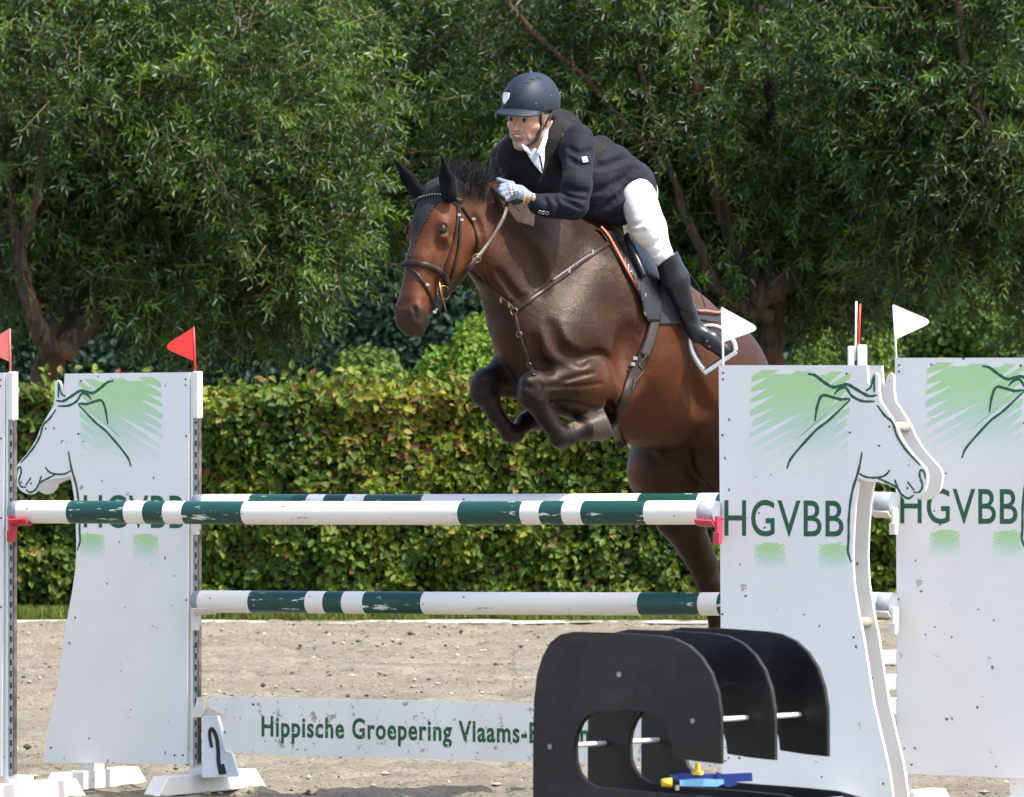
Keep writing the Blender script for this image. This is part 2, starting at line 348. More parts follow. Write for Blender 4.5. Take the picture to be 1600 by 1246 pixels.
# ------------------------------------------------------------------ willows
def bark():
    m, nt, b = newmat('willow_bark'); n = noise(nt, 9, 8, .65, sc3=(2.2, 2.2, .35)); v = noise(nt, 1.5, 3)
    r = ramp(nt, n.outputs[0], [(.36, (.018, .013, .009)), (.5, (.055, .038, .024)), (.66, (.12, .085, .05))])
    c = mix(nt, ramp(nt, v.outputs[0], [(.52, 0), (.66, .6)]).outputs[0], r.outputs[0], (.20, .085, .03))
    nt.links.new(c, b.inputs['Base Color']); b.inputs['Roughness'].default_value = .9; bumpn(nt, b, n.outputs[0], .05, .9); return m
M['bark'] = bark()
def limb(bm, pts, r0, r1, n=10, wob=.05):
    p = spline(pts, 7); m = len(p); p = p+rng.normal(size=p.shape)*wob*.3
    tube(bm, p, list(np.linspace(r0, r1, m)), n)
def willow(label, bx, D, limbs, blobs, nsp, seed, tint=1.0):
    """blobs: crown lobes (px,py,dD, rx px, ry px, rD)"""
    global rng
    rng = np.random.default_rng(seed); s = F/D
    base = P(bx, 0, D); r = root('willow_tree', label, 'tree', (base.x, D, 0), 0, 'willows behind the hedge')
    inv = np.array([base.x, D, 0])
    bm = bmesh.new()
    for pts, r0, r1 in limbs:
        w3 = [np.array(P(a, b, D+c))-inv for a, b, c in pts]; w3 = [a_-np.array([0, .95 if r0 < .16 else .5, 0]) for a_ in w3]; limb(bm, w3, r0*.78, r1*.6, 12)
    lim_pts = []
    for pts, r0, r1 in limbs[1:]:
        lim_pts.append(spline([np.array(P(a, b, D+c))-inv for a, b, c in pts], 6))
    lim_all = np.vstack(lim_pts)
    # clumps of sprays
    area = np.array([b[3]*b[4] for b in blobs], float); cnt = (area/area.sum()*nsp/19).astype(int)
    C = []; O = []
    for (px, py, dD, rx, ry, rD), k in zip(blobs, cnt):
        c0 = np.array(P(px, py, D+dD))-inv; u = randdir(k)*np.cbrt(.12+.88*rng.random((k, 1)))
        C.append(c0+u*np.array([rx/s, rD, ry/s])); O.append(u)
    C = np.vstack(C); O = np.vstack(O); k = len(C)
    # boughs: from the nearest limb point to part of the clumps
    sel = rng.permutation(k)[:min(k, 150)]
    for i in sel:
        dd = np.linalg.norm(lim_all-C[i]+np.array([0, 0, .5]), axis=1); a = lim_all[np.argmin(dd)]
        mid = (a+C[i])/2+np.array([0, 0, .12])+rng.normal(size=3)*.1
        tube(bm, spline([a, mid, C[i]], 5), list(np.linspace(.022, .006, 11)), 5)
    bobj('trunk', bm, M['bark'], r, smooth=True)
    # sprays
    per = 17; n = k*per; cc = np.repeat(C, per, 0)+rng.normal(size=(n, 3))*np.array([.17, .19, .13])
    dirn = unit(np.repeat(O, per, 0)*.7+randdir(n)*.9+np.array([0, -.15, .15])); Ls = .22+.25*rng.random(n)
    nl = 13; t = (np.arange(nl)+.5)/nl
    lo = np.repeat(Ls, nl); tt = np.tile(t**.75, n); dr = np.repeat(dirn, nl, 0)
    B = np.repeat(cc, nl, 0)+dr*(lo*tt)[:, None]; B[:, 2] -= .16*tt**2*lo/.3*.5
    a1 = unit(np.cross(dirn, randdir(n))); a2 = np.cross(dirn, a1); ang = np.tile(np.arange(nl)*2.4, n)
    rad = np.repeat(a1, nl, 0)*np.cos(ang)[:, None]+np.repeat(a2, nl, 0)*np.sin(ang)[:, None]
    ld = unit(dr*(.30+.65*tt)[:, None]+rad*.80+np.array([0, 0, -.12])); L = (.085+.05*rng.random(n*nl))*(1-.2*tt)
    nrm = unit(np.cross(rad, ld)*.5+np.array([.1, -.2, .8])+randdir(n*nl)*.55)
    V, Q = leaves(B, ld, nrm, L, L*.175, .15, .25)
    tone = np.repeat(.40+1.15*rng.random(k)**1.4, per*nl)*np.repeat(.75+.5*rng.random(n), nl)
    base_c = np.array([.036, .080, .017]); yel = np.array([.12, .195, .024]); sil = np.array([.18, .25, .15])
    q = rng.random(n*nl)[:, None]; yv = np.repeat(rng.random(n)**2.5, nl)[:, None]
    c = base_c*(1-yv)+yel*yv; c = np.where(q < .05, sil, c)*tone[:, None]*tint
    npmesh('crown', V, Q, M['willow_leaf'], r, col=np.repeat(c, 6, 0))
    # twigs
    tw = rng.permutation(n)[:int(n*.5)]
    p0 = cc[tw]-dirn[tw]*.1; p1 = cc[tw]+dirn[tw]*Ls[tw][:, None]*.9; p1[:, 2] -= .03
    sd = unit(np.cross(dirn[tw], np.array([0, 1., .2])))*.0035
    V = np.stack([p0-sd, p0+sd, p1+sd*.5, p1-sd*.5], 1).reshape(-1, 3); Q = (np.arange(4)[None]+4*np.arange(len(tw))[:, None])
    V2 = V.copy(); off = np.array([0, .004, .003]); V = np.vstack([V, V+off]); Q = np.vstack([Q, Q[:, ::-1]+len(V2)])
    npmesh('twig', V, Q, simple('twig_bark_'+str(seed), (.16, .13, .04), .8), r, smooth=False)
def trees():
    willow('broad willow at the left of the picture, forked trunk behind the whole left wing', 90, 62,
        [([(85, 700, 0), (80, 600, 0), (95, 520, 0), (118, 460, 0)], .22, .17),
         ([(118, 470, 0), (125, 380, .1), (128, 250, 0), (120, 60, .2), (118, -60, .3)], .17, .09),
         ([(90, 560, 0), (55, 470, -.2), (40, 380, -.3), (20, 250, 0)], .13, .07),
         ([(105, 560, .1), (150, 500, .3), (180, 400, .4), (205, 280, .3), (215, 120, .2), (235, -40, 0)], .15, .06),
         ([(180, 410, .4), (250, 340, .2), (310, 250, 0)], .07, .03),
         ([(40, 400, -.3), (70, 300, -.4), (78, 150, -.3), (60, -40, 0)], .08, .04),
         ([(128, 300, 0), (200, 170, -.5), (330, 60, -.4)], .07, .03)],
        [(80, 160, 0, 230, 300, 2.0), (330, 150, 0, 250, 250, 2.0), (410, 320, 0, 160, 160, 1.3), (350, 440, .2, 160, 100, 1.0), (20, 380, 0, 110, 120, 1.2), (210, 420, -.4, 100, 90, .8)], 9800, 11, 1.15)
    willow('large willow right of centre behind the rider, dark leaning trunk beside the white flag', 1200, 63,
        [([(1195, 700, 0), (1195, 600, 0), (1200, 520, 0), (1205, 455, 0)], .24, .2),
         ([(1190, 480, 0), (1150, 400, .1), (1112, 290, 0), (1085, 160, 0), (1070, 20, 0), (1065, -60, 0)], .15, .07),
         ([(1205, 470, 0), (1260, 380, .2), (1300, 280, 0), (1330, 120, 0), (1340, -40, 0)], .14, .06),
         ([(1195, 500, 0), (1130, 470, -.1), (1090, 400, -.3), (1040, 260, -.3), (980, 60, 0)], .10, .04),
         ([(1200, 470, 0), (1190, 350, .3), (1200, 200, .3), (1180, 20, 0)], .12, .05),
         ([(1040, 270, -.3), (900, 120, -.2), (800, 20, 0), (780, -50, 0)], .05, .025)],
        [(1180, 130, 0, 300, 280, 2.0), (1150, 340, -.2, 230, 160, 1.2), (1330, 330, 0, 200, 180, 1.2), (960, 110, 0, 230, 240, 1.7), (860, 240, .3, 210, 150, 1.2), (1060, 440, .2, 120, 100, .9)], 10500, 12, 1.15)
    willow('willow filling the middle of the picture between the two big trunks, half hidden', 690, 66,
        [([(850, 700, 0), (830, 560, 0), (760, 380, 0)], .15, .12), ([(760, 400, 0), (680, 250, 0), (700, 60, 0)], .10, .05),
         ([(760, 400, 0), (780, 230, 0), (760, -20, 0)], .08, .05), ([(760, 400, 0), (640, 300, 0), (560, 40, 0)], .08, .04)],
        [(640, 110, 0, 250, 230, 1.5), (620, 300, 0, 120, 90, 1.0), (800, 280, 0, 160, 140, 1.0), (760, 60, 0, 220, 160, 1.4)], 5200, 13, .95)
    willow('willow at the far right edge, drooping sprays over the second white wing', 1640, 61,
        [([(1650, 720, 0), (1650, 560, 0), (1640, 430, 0)], .2, .16), ([(1640, 430, 0), (1560, 300, 0), (1500, 120, 0), (1480, -40, 0)], .10, .05),
         ([(1640, 430, 0), (1690, 200, 0), (1680, -40, 0)], .12, .06)],
        [(1560, 130, 0, 190, 260, 1.6), (1480, 300, 0, 160, 170, 1.0), (1650, 330, 0, 130, 200, 1.4), (1430, 90, .3, 190, 220, 1.4)], 5800, 14, 1.0)
trees()
def far_mass(name, label, cat, kind, x0, x1, D, z0, z1, n, leaf, pal, seed, lump=1.0):
    global rng
    rng = np.random.default_rng(seed)
    k = max(1, int(n/90)); cx = x0+(x1-x0)*rng.random(k); hz = rng.random(k)
    cz = z0+(z1-z0)*hz; cy = D+rng.random(k)*2.5+hz*1.5*lump
    cen = np.stack([cx, cy, cz], -1); rad = lump*(.5+.6*rng.random(k))
    u = randdir(n); u[:, 1] = -np.abs(u[:, 1]); i = rng.integers(0, k, n)
    B = cen[i]+u*rad[i][:, None]*(.8+.3*rng.random((n, 1)))
    V, Q = leaves(B, randdir(n), u+randdir(n)*.7, leaf*(.7+.6*rng.random(n)), leaf*.55*(.7+.6*rng.random(n)))
    pal = np.array(pal); pi = rng.integers(0, len(pal), k); c = pal[pi[i]]*(.7+.6*rng.random((n, 1)))
    o = npmesh(name, V, Q, M['far_leaf'], col=np.repeat(c, 6, 0)); tag(o, label, cat, kind=kind); return o
def woods():
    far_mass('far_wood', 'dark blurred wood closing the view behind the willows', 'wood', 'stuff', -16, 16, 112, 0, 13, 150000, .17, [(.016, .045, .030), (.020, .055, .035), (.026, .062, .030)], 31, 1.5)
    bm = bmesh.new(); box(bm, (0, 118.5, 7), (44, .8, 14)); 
    o = bobj('far_wood_shade', bm, simple('wood_shade', (.012, .028, .022), 1, var=.4, scale=.6)); tag(o, 'dark slab painted as the shade inside the far wood', 'wood', kind='stuff')  # plain dark slab, its colour stands in for shade deep in the wood
    for lab, px, py, rx, top, pal in (
        ('light green rounded bush between the left willow and the horse muzzle', 575, 560, 62, 520, [(.08, .14, .02), (.13, .17, .03)]),
        ('bright yellow green bush below the horse head and throat', 735, 520, 75, 440, [(.15, .24, .025), (.20, .28, .03), (.10, .20, .02)]),
        ('low mid green bush behind the hedge, left of the horse knees', 660, 580, 60, 560, [(.12, .15, .02), (.10, .13, .02)]),
        ('green bush behind the thin red and white flags on the wing', 1330, 540, 120, 460, [(.07, .13, .015), (.10, .16, .02)]),
        ('broad green bush behind the second white wing at the right', 1520, 520, 140, 430, [(.05, .11, .015), (.08, .14, .02)]),
    ):
        D = 92; s = F/D; rngl = np.random.default_rng(px)
        n = 20000; x = (px-800)/s; zt = CH-(top-HZ)/s
        u = unit(rngl.normal(size=(n, 3))); 
        k = 26; cu = unit(rngl.normal(size=(k, 3))); cu[:, 2] = np.abs(cu[:, 2]); cr = .45
        cen = np.stack([cu[:, 0]*rx/s*.75, cu[:, 1]*.9, cu[:, 2]*(zt-cr)*.95], -1); i = rngl.integers(0, k, n)
        B = cen[i]+u*cr*(.6+.5*rngl.random((n, 1))); B[:, 2] = np.abs(B[:, 2])
        d = unit(rngl.normal(size=(n, 3))); V, Q = leaves(B, d, u+.5*np.array([0, -.3, .6]), .075+.05*rngl.random(n), .05+.03*rngl.random(n))
        pl = np.array(pal); c = pl[rngl.integers(0, len(pl), k)[i]]*(.7+.6*rngl.random((n, 1)))
        r = root('bush', lab, 'bush', (x, D, 0)); npmesh('foliage', V, Q, M['far_leaf'], r, col=np.repeat(c, 6, 0))
        bm = bmesh.new()
        for j in range(6): tube(bm, [(0, 0, 0), tuple(cen[j]*.5), tuple(cen[j])], [.05, .03, .015], 6)
        bobj('stem', bm, M['bark'], r)
woods()
print('setting', round(time.time()-T0, 1))

# ------------------------------------------------------------------ jump wings
YAW = math.radians(-28)
def on_plane(px, py, px0, D0, yaw):
    """pixel -> (t along the plane, z) on the vertical plane through (px0, D0) with that yaw"""
    k = (px-800)/F; X0 = (px0-800)*D0/F; c, s = math.cos(yaw), math.sin(yaw)
    t = (k*D0-X0)/(c-k*s); D = D0+t*s
    return t, CH-(py-HZ)*D/F
DR = 26.2
def tp(px, py): return on_plane(px, py, 1122, DR, YAW)
def c5(*pts): return [(1100+x/3.116, 460+y/3.116) for x, y in pts]
OUT = [(1123, 571), (1354, 571), (1356, 600)] + c5((808, 452), (814, 410), (824, 388), (835, 381), (846, 388), (851, 400), (851, 470), (858, 520), (872, 540), (905, 590), (935, 640), (955, 690), (985, 740), (1020, 785), (1055, 822), (1078, 848), (1088, 880), (1086, 915), (1076, 955), (1058, 982), (1030, 998), (1000, 1005), (975, 1000), (952, 975), (940, 950), (895, 928), (850, 915), (800, 912), (758, 900)) + \
      [(1340, 765), (1336, 790), (1333.5, 830), (1332, 870), (1334, 912), (1341, 955), (1349, 996), (1365, 1100), (1388, 1198), (1396, 1252), (1128, 1240)]
LINES = [
 (c5((506, 388), (540, 395), (580, 425), (625, 452), (665, 446), (700, 440), (740, 462), (800, 495), (842, 492)), 4.2),
 (c5((635, 487), (655, 465), (690, 455), (720, 495), (770, 520), (832, 522)), 3.6),
 (c5((788, 470), (812, 452), (828, 392)), 3.0), (c5((828, 392), (829, 478)), 3.0),
 (c5((540, 620), (552, 545), (575, 494), (620, 500), (665, 512), (712, 508)), 3.8),
 (c5((404, 850), (430, 792), (540, 668), (610, 612), (712, 514)), 3.4),
 (c5((843, 540), (880, 590), (918, 625), (940, 690), (985, 760), (1054, 834)), 3.2),
 (c5((770, 768), (752, 860), (722, 960), (706, 1080), (704, 1200))+[(1325, 862), (1330, 879)], 3.4),
 (c5((750, 870), (790, 890), (840, 893), (882, 882), (906, 855)), 2.8),
 (c5((840, 893), (895, 918), (940, 942), (962, 975), (995, 994), (1022, 978)), 3.0),
 (c5((928, 902), (945, 945)), 2.6), (c5((990, 912), (1025, 957)), 2.4),
 (c5((1020, 965), (1050, 962), (1064, 930), (1050, 885), (1056, 856), (1072, 866), (1078, 900)), 2.8)]
def hatch_polys(x0, x1, ytop, ybot, n, m=.62):
    """slanting brush strokes, closed in the middle, torn apart at both sides (px polygons)"""
    R = random.Random(int(x0*7+n)); out = []; W = x1-x0; p = (ybot-ytop)/n; lo, hi = ytop, ybot
    k = int(W*m/p)+1; prev = None
    rows = n+k
    for i in range(rows):
        v0 = hi+m*W-i*p; v1 = v0-p*.97          # y on the left side of this stroke (falls to the right)
        age = i/rows; ul = R.uniform(.16, .40)*(1.5 if age < .55 else .8); ur = 1-R.uniform(.12, .34)*(1.6 if age < .45 else .9); g = p*R.uniform(.42, .62)
        j0, j1 = R.uniform(-1, 1)*p*.08, R.uniform(-1, 1)*p*.08
        def Y(u, v): return v-m*W*u
        xl, xr = x0+j0*2, x1+j1*2
        poly = [(xl, Y(0, v0)-g), (x0+W*ul, Y(ul, v0)), (x0+W*ur, Y(ur, v0)), (xr, Y(1, v0)-g*.8), (xr, Y(1, v1)), (xl, Y(0, v1))]
        top = lo+R.uniform(-.25, .5)*p; bot = hi
        for lim, sgn in ((top, 1), (bot, -1)):
            q = []
            for a_, b_ in zip(poly, poly[1:]+poly[:1]):
                ia, ib = (a_[1]-lim)*sgn >= 0, (b_[1]-lim)*sgn >= 0
                if ia: q.append(a_)
                if ia != ib:
                    t = (lim-a_[1])/(b_[1]-a_[1]); sl = -1 if sgn > 0 else 0
                    q.append((a_[0]+(b_[0]-a_[0])*t, lim))
            poly = q
            if len(poly) < 3: break
        if len(poly) >= 3: out.append(poly)
    return out
def ribbon2(bm, pts, w, y0, y1):
    p = spline(pts, 5); n = len(p); L = []; Rr = []
    for i in range(n):
        t = p[min(i+1, n-1)]-p[max(i-1, 0)]; t = t/np.linalg.norm(t); s = np.array([-t[1], t[0]])
        e = min(i, n-1-i)/n; ww = w*.5*(.55+min(.45, e*3))*(1+.12*math.sin(i*1.7))
        L.append(p[i]+s*ww); Rr.append(p[i]-s*ww)
    plate(bm, [tuple(a) for a in L]+[tuple(a) for a in Rr[::-1]], y0, y1)
def text_mesh(name, body, mat, parent, x0, x1, z0, z1, y, bold=0.0, thick=.0015, tracking=1.0):
    cu = bpy.data.curves.new(name, 'FONT'); cu.body = body; cu.size = 1; cu.extrude = 0.001; cu.offset = bold; cu.space_character = tracking; cu.resolution_u = 6
    o = bpy.data.objects.new(name, cu); COL.objects.link(o)
    bpy.context.view_layer.update()
    me = bpy.data.meshes.new_from_object(o.evaluated_get(bpy.context.evaluated_depsgraph_get()))
    bpy.data.objects.remove(o); bpy.data.curves.remove(cu)
    v = np.empty(len(me.vertices)*3, np.float32); me.vertices.foreach_get('co', v); v = v.reshape(-1, 3)
    a, b = v.min(0), v.max(0); u = (v[:, :2]-a[:2])/(b[:2]-a[:2])
    out = np.stack([x0+u[:, 0]*(x1-x0), np.where(v[:, 2] > 0, y-thick, y), z0+u[:, 1]*(z1-z0)], -1).astype(np.float32)
    me.vertices.foreach_set('co', out.ravel()); me.update(); me.materials.clear(); me.materials.append(mat); me.name = name
    return link(bpy.data.objects.new(name, me), parent)
def foot_beam(bm, c, yaw, L, W=.085, H=.085, taper=.09):
    """trapezoid timber along local y of the wing"""
    M4 = Matrix.Rotation(yaw, 3, 'Z'); hw = W/2; vs = []
    prof = [(-L/2, 0), (L/2, 0), (L/2-taper, H), (-L/2+taper, H)]
    A = [bm.verts.new(Vector(c)+M4 @ Vector((-hw, y, z))) for y, z in prof]; B = [bm.verts.new(Vector(c)+M4 @ Vector((hw, y, z))) for y, z in prof]
    bm.faces.new(A); bm.faces.new(B[::-1])
    for i in range(4): bm.faces.new((A[i], B[i], B[(i+1) % 4], A[(i+1) % 4]))
def wing(label, px0, D0, mirror, dz, sx=1.0, post=True, back=True):
    """board wing; local x along the board, y away from the camera, z up"""
    X0 = (px0-800)*D0/F
    r = root('jump_wing', label, 'jump wing', (X0, D0, 0), YAW, 'white printed jump wings')
    sg = -1 if mirror else 1
    def q(p): t, z = tp(*p); return (sg*t*sx, z+dz)
    ol = [q(p) for p in OUT]
    bm = bmesh.new(); plate(bm, ol, 0, .018); bobj('front_board', bm, M['board'], r)
    if back:
        bm = bmesh.new(); ol2 = [(sg*max(sg*a_, .055), b_) for a_, b_ in ol]; plate(bm, ol2, .145, .163); bobj('back_board', bm, M['white_wood'], r)
        for p in ((1335, 590), (1396, 668), (1336, 974), (1140, 600), (1140, 1200)):
            a = q(p); bm = bmesh.new(); cyl(bm, (a[0]-sg*.012, .018, a[1]), (a[0]-sg*.012, .145, a[1]), .022, n=16); bobj('spacer', bm, M['spacer'], r, smooth=False)
    # printed picture
    bm = bmesh.new()
    for pl in hatch_polys(1173, 1326, 582, 742, 9): plate(bm, [q(p) for p in pl], -.0005, -.0002)
    bobj('green_print', bm, M['hatch'], r)
    for a, b in ((1179, 1226), (1279, 1325)):
        bm = bmesh.new()
        for pl in hatch_polys(a, b, 849, 897, 9): plate(bm, [q(p) for p in pl], -.0005, -.0002)
        bobj('green_print', bm, M['hatch'], r)
    bm = bmesh.new()
    for k_, (pts, w_) in enumerate(LINES): ribbon2(bm, [q(p) for p in pts], w_/375*1.15, -.0010-.00004*k_, -.0006)
    bobj('horse_head_outline', bm, M['print_green'], r)
    a = q((1132, 838)); b = q((1318, 782))
    x0, x1 = sorted((a[0], b[0]))
    text_mesh('lettering', 'HGVBB', M['print_green'], r, x0, x1, a[1], b[1], -.0006, bold=.006, thick=.0004, tracking=1.05)
    # screws
    for p in ((1130, 583), (1130, 593), (1328, 676), (1390, 667), (1418, 763), (1334, 996), (1129, 680), (1129, 812), (1129, 960), (1323, 584), (1135, 1225), (1150, 1226), (1380, 1225)):
        t, z = q(p); bm = bmesh.new(); cyl(bm, (t, -.0025, z), (t, -.0001, z), .0045, n=8); bobj('screw', bm, M['rust'], r)
    # post with the slotted steel track on the pole side
    zb, zt = tp(1122, 1240)[1]+dz, tp(1122, 571)[1]+dz
    sd = -sg
    def S(a, b, c_, d_, e, f):   # box from extents, x measured outward from the pole-side edge
        bmx = bmesh.new(); box(bmx, (sd*(a+b)/2, (c_+d_)/2, (e+f)/2), (abs(b-a), abs(d_-c_), abs(f-e))); return bmx
    bmx = S(-.05, -.001, .0185, .055, zb+.0, zt-.004); bevel(bmx, .003, 1); bobj('post', bmx, M['white_wood'], r)
    if post:
        bmx = S(0, .012, .004, .045, zb-.01, zt); bevel(bmx, .002, 1); bobj('edge_strip', bmx, M['white_wood'], r)
        bmx = S(.013, .040, .002, .045, zt-.205, zt+.004); bevel(bmx, .003, 1); bobj('top_cap', bmx, M['flag_white'], r)
        bmx = S(.013, .034, .006, .040, zb+.0, zt-.207); bobj('cup_track', bmx, M['galv'], r)
        bmx = S(.0345, .038, .010, .036, zb+.01, zt-.21); bobj('track_web', bmx, M['web'], r)
        bmx = S(.022, .030, .0045, .0058, zb+.02, zt-.22); bobj('slotted_face', bmx, M['slots'], r)
    # feet
    for k_, tt in enumerate((sd*.02, sg*.56)):
        bmx = bmesh.new(); foot_beam(bmx, (tt, .10, .002), 0, .95 if k_ == 0 else .80); bevel(bmx, .004, 1); bobj('foot', bmx, M['white_wood'], r)
        bmx = bmesh.new(); box(bmx, (tt, .08, .5*(zb+.0845)), (.075, .12, zb-.0855+.001)); bobj('foot_block', bmx, M['white_wood'], r)
    return r, (lambda px, py: on_plane(px, py, px0, D0, YAW))
GL = 'white printed jump wings'
W_FR, _ = wing('nearer right wing, horse-head cut-out facing right, partly behind the black rack', 1122, DR, False, 0, post=False)
W_RR, _ = wing('farthest right wing, cut off by the right edge of the photo', 1397, 27.0, False, .04, post=False)
W_RL, _ = wing('whole left wing, head cut-out facing left, number marker at its foot', 297, 28.6, True, -.005, sx=.985)
W_FL, _ = wing('sliver of a white wing cut off by the left edge of the photo', 8, 27.8, True, -.015)

# flag sticks and pennants
def flag(label, base, tip_top, pen, mat, D, name='corner_flag', w=3.5, edge=False):
    r = root(name, label, 'flag', P(base[0], base[1], D), 0, 'corner flags on the wings'); o = np.array(P(base[0], base[1], D))
    bm = bmesh.new(); a = np.array(P(*base, D))-o; b = np.array(P(*tip_top, D))-o; a[2] -= .05; tube(bm, [a, (a+b)/2, b], w/2*D/F, 10); bobj('staff', bm, mat, r, smooth=True)
    if pen:
        bm = bmesh.new(); pts = []
        for px, py in pen: v = np.array(P(px, py, D))-o; pts.append((v[0], v[2]))
        c = np.mean(pts, 0); plate(bm, pts, -.0022, .0022)
        bobj('pennant', bm, mat, r)
    return r
def tri(a, tip, b, r=9):
    """triangle with a rounded tip"""
    a, tip, b = np.array(a, float), np.array(tip, float), np.array(b, float)
    d1 = (a-tip)/np.linalg.norm(a-tip); d2 = (b-tip)/np.linalg.norm(b-tip); out = [tuple(a)]
    for t in np.linspace(0, 1, 7):
        out.append(tuple(tip+d1*r*2*(1-t)**2+d2*r*2*t**2))
    return out+[tuple(b)]
flag('white pennant flying right from the wing beside the stirrup', (1130.5, 571), (1128, 481), tri((1128, 480), (1190, 514), (1130, 535)), M['flag_white'], DR+.05)
flag('white pennant on the farthest right wing', (1401.5, 560), (1396, 477), tri((1396, 476), (1460, 503), (1401, 530)), M['flag_white'], 27.05)
flag('bright red pennant on the whole left wing', (305.5, 580), (302.5, 512), tri((302.5, 511.5), (253, 543), (304.5, 565)), M['flag_red'], 28.6)
flag('faded red pennant cut off by the left edge of the photo', (16.5, 583), (15, 514), tri((15.5, 513), (-34, 544), (16, 566)), M['flag_pale'], 27.8)
# holder behind the nearer right wing with two flags seen edge on
def holder():
    D = 26.62; r = root('flag_post', 'white post with slotted top rising behind the nearer right wing', 'post', (P(1339, 0, D).x, D, 0), 0)
    px = F/D
    def z(y): return CH-(y-HZ)/px
    bm = bmesh.new(); box(bm, (-.0255, 0, (z(541)+z(600))/2), (.026, .05, z(541)-z(600))); box(bm, (.021, 0, (z(539)+z(600))/2), (.040, .05, z(539)-z(600))); bevel(bm, .006, 2); bobj('slotted_head', bm, M['flag_white'], r)
    bm = bmesh.new(); box(bm, (-.005, .015, (z(541)+z(600))/2), (.013, .012, z(545)-z(600))); bobj('slot_back', bm, M['blue_plastic'], r)
    bm = bmesh.new(); box(bm, (0, .0, z(600)/2-.002), (.07, .045, z(600)-.004)); bobj('upright', bm, M['white_wood'], r)
    flag('thin white flag seen edge on beside the red one', (1336.5, 545), (1338, 471), None, M['flag_white'], D, w=3.4)
    flag('thin red flag seen edge on beside the white one', (1340.5, 542), (1344, 475), None, M['flag_red'], D, w=3.6)
holder()

# ------------------------------------------------------------------ poles
def pole(label, a, b, Da, Db, rad, bands, name='jump_pole'):
    """bands: list of (px of right edge, key)"""
    A = np.array(P(*a, Da)); B = np.array(P(*b, Db)); L = np.linalg.norm(B-A)
    bm = bmesh.new(); n = 28; mats = [M['pole_grey'], M['pole_white'], M['pole_green']]; key = {'g': 0, 'w': 1, 'G': 2}
    edges = [a[0]]+[e for e, _ in bands]
    def frac(px):   # pixel -> fraction, by the pole's depth slope
        lo, hi = 0.0, 1.0
        for _ in range(30):
            m_ = (lo+hi)/2; p = A+(B-A)*m_
            if 800+p[0]*F/p[1] < px: lo = m_
            else: hi = m_
        return (lo+hi)/2
    xs = [frac(e)*L for e in edges]; xs[0] = 0; xs[-1] = L
    cuts = []
    for i in range(len(bands)):
        k = max(1, int((xs[i+1]-xs[i])/.08)); cuts += [(xs[i]+(xs[i+1]-xs[i])*j/k, key[bands[i][1]]) for j in range(k)]
    cuts.append((L, 0)); rings = []
    R = random.Random(int(a[0]+a[1]))
    for x, _ in cuts:
        sag = -.004*math.sin(math.pi*x/L)
        rr = rad*(1 if .004 < x < L-.004 else .96)
        rings.append([bm.verts.new((x, rr*math.cos(t), sag+rr*math.sin(t))) for t in np.arange(n)*2*math.pi/n])
    for i in range(len(rings)-1):
        for j in range(n):
            f = bm.faces.new((rings[i][j], rings[i][(j+1) % n], rings[i+1][(j+1) % n], rings[i+1][j])); f.material_index = cuts[i][1]; f.smooth = True
    for rg, rev in ((rings[0], 1), (rings[-1], 0)):
        f = bm.faces.new(rg[::-1] if rev else rg); f.material_index = 0
    bmesh.ops.recalc_face_normals(bm, faces=bm.faces[:])
    me = bpy.data.meshes.new(name); bm.to_mesh(me); bm.free()
    for m in mats: me.materials.append(m)
    o = bpy.data.objects.new(name, me); link(o); o.location = A; o.rotation_euler = Vector(B-A).to_track_quat('X', 'Z').to_euler()
    tag(o, label, 'jump pole', 'green and white striped poles'); return o
pole('front striped pole, nearest the camera, below the forelegs', (20, 800), (1121, 801), 27.75, 26.15, .0495,
     [(33, 'g'), (112, 'w'), (201, 'G'), (231, 'w'), (262, 'G'), (292, 'w'), (385, 'G'), (723, 'w'), (820, 'G'), (850, 'w'), (885, 'G'), (915, 'w'), (1013, 'G'), (1096, 'w'), (1121, 'g')])
pole('upper rear striped pole, mostly hidden behind the front pole', (306, 790), (1396, 787), 28.5, 26.9, .050,
     [(322, 'g'), (395, 'w'), (485, 'G'), (512, 'w'), (545, 'G'), (575, 'w'), (665, 'G'), (1003, 'w'), (1095, 'G'), (1125, 'w'), (1170, 'G'), (1250, 'w'), (1340, 'G'), (1372, 'w'), (1396, 'g')])
pole('lower rear striped pole crossing below the front pole', (306, 940), (1396, 944), 28.5, 26.9, .0495,
     [(316, 'g'), (395, 'w'), (484, 'G'), (512, 'w'), (541, 'G'), (574, 'w'), (665, 'G'), (1003, 'w'), (1097, 'G'), (1127, 'w'), (1170, 'G'), (1250, 'w'), (1340, 'G'), (1376, 'w'), (1396, 'g')])
def cup(label, px, py, D, mat, side, tall=.10, name='jump_cup', w=.085):
    """moulded cup: back plate on the post, curved tongue under the pole"""
    r = root(name, label, 'jump cup', P(px, py, D), YAW, 'cups holding the poles')
    bm = bmesh.new(); box(bm, (-side*.006, 0, -.015), (.014, .05, tall)); box(bm, (-side*.006, -.012, -.055), (.03, .03, .05)); bevel(bm, .004, 2); bobj('bracket', bm, mat, r)
    bm = bmesh.new(); n = 9; V = []
    for i in range(n):
        a = math.radians(-58+116*i/(n-1)); V.append((math.sin(a)*.056, -math.cos(a)*.056+.050))
    o = V+[(y*1.13, z-.006) for y, z in V[::-1]]
    A = [bm.verts.new((side*.001, y, z)) for y, z in o]; B = [bm.verts.new((side*w, y*.85, z+.004)) for y, z in o]
    m_ = len(o)
    for i in range(m_): bm.faces.new((A[i], A[(i+1) % m_], B[(i+1) % m_], B[i]))
    for i in range(n-1):
        for Rg in (A, B): bm.faces.new((Rg[i], Rg[i+1], Rg[m_-2-i], Rg[m_-1-i]))
    bobj('tongue', bm, mat, r, smooth=False); return r
cup('red cup under the left end of the front pole', 22, 818, 27.72, M['red_plastic'], 1)
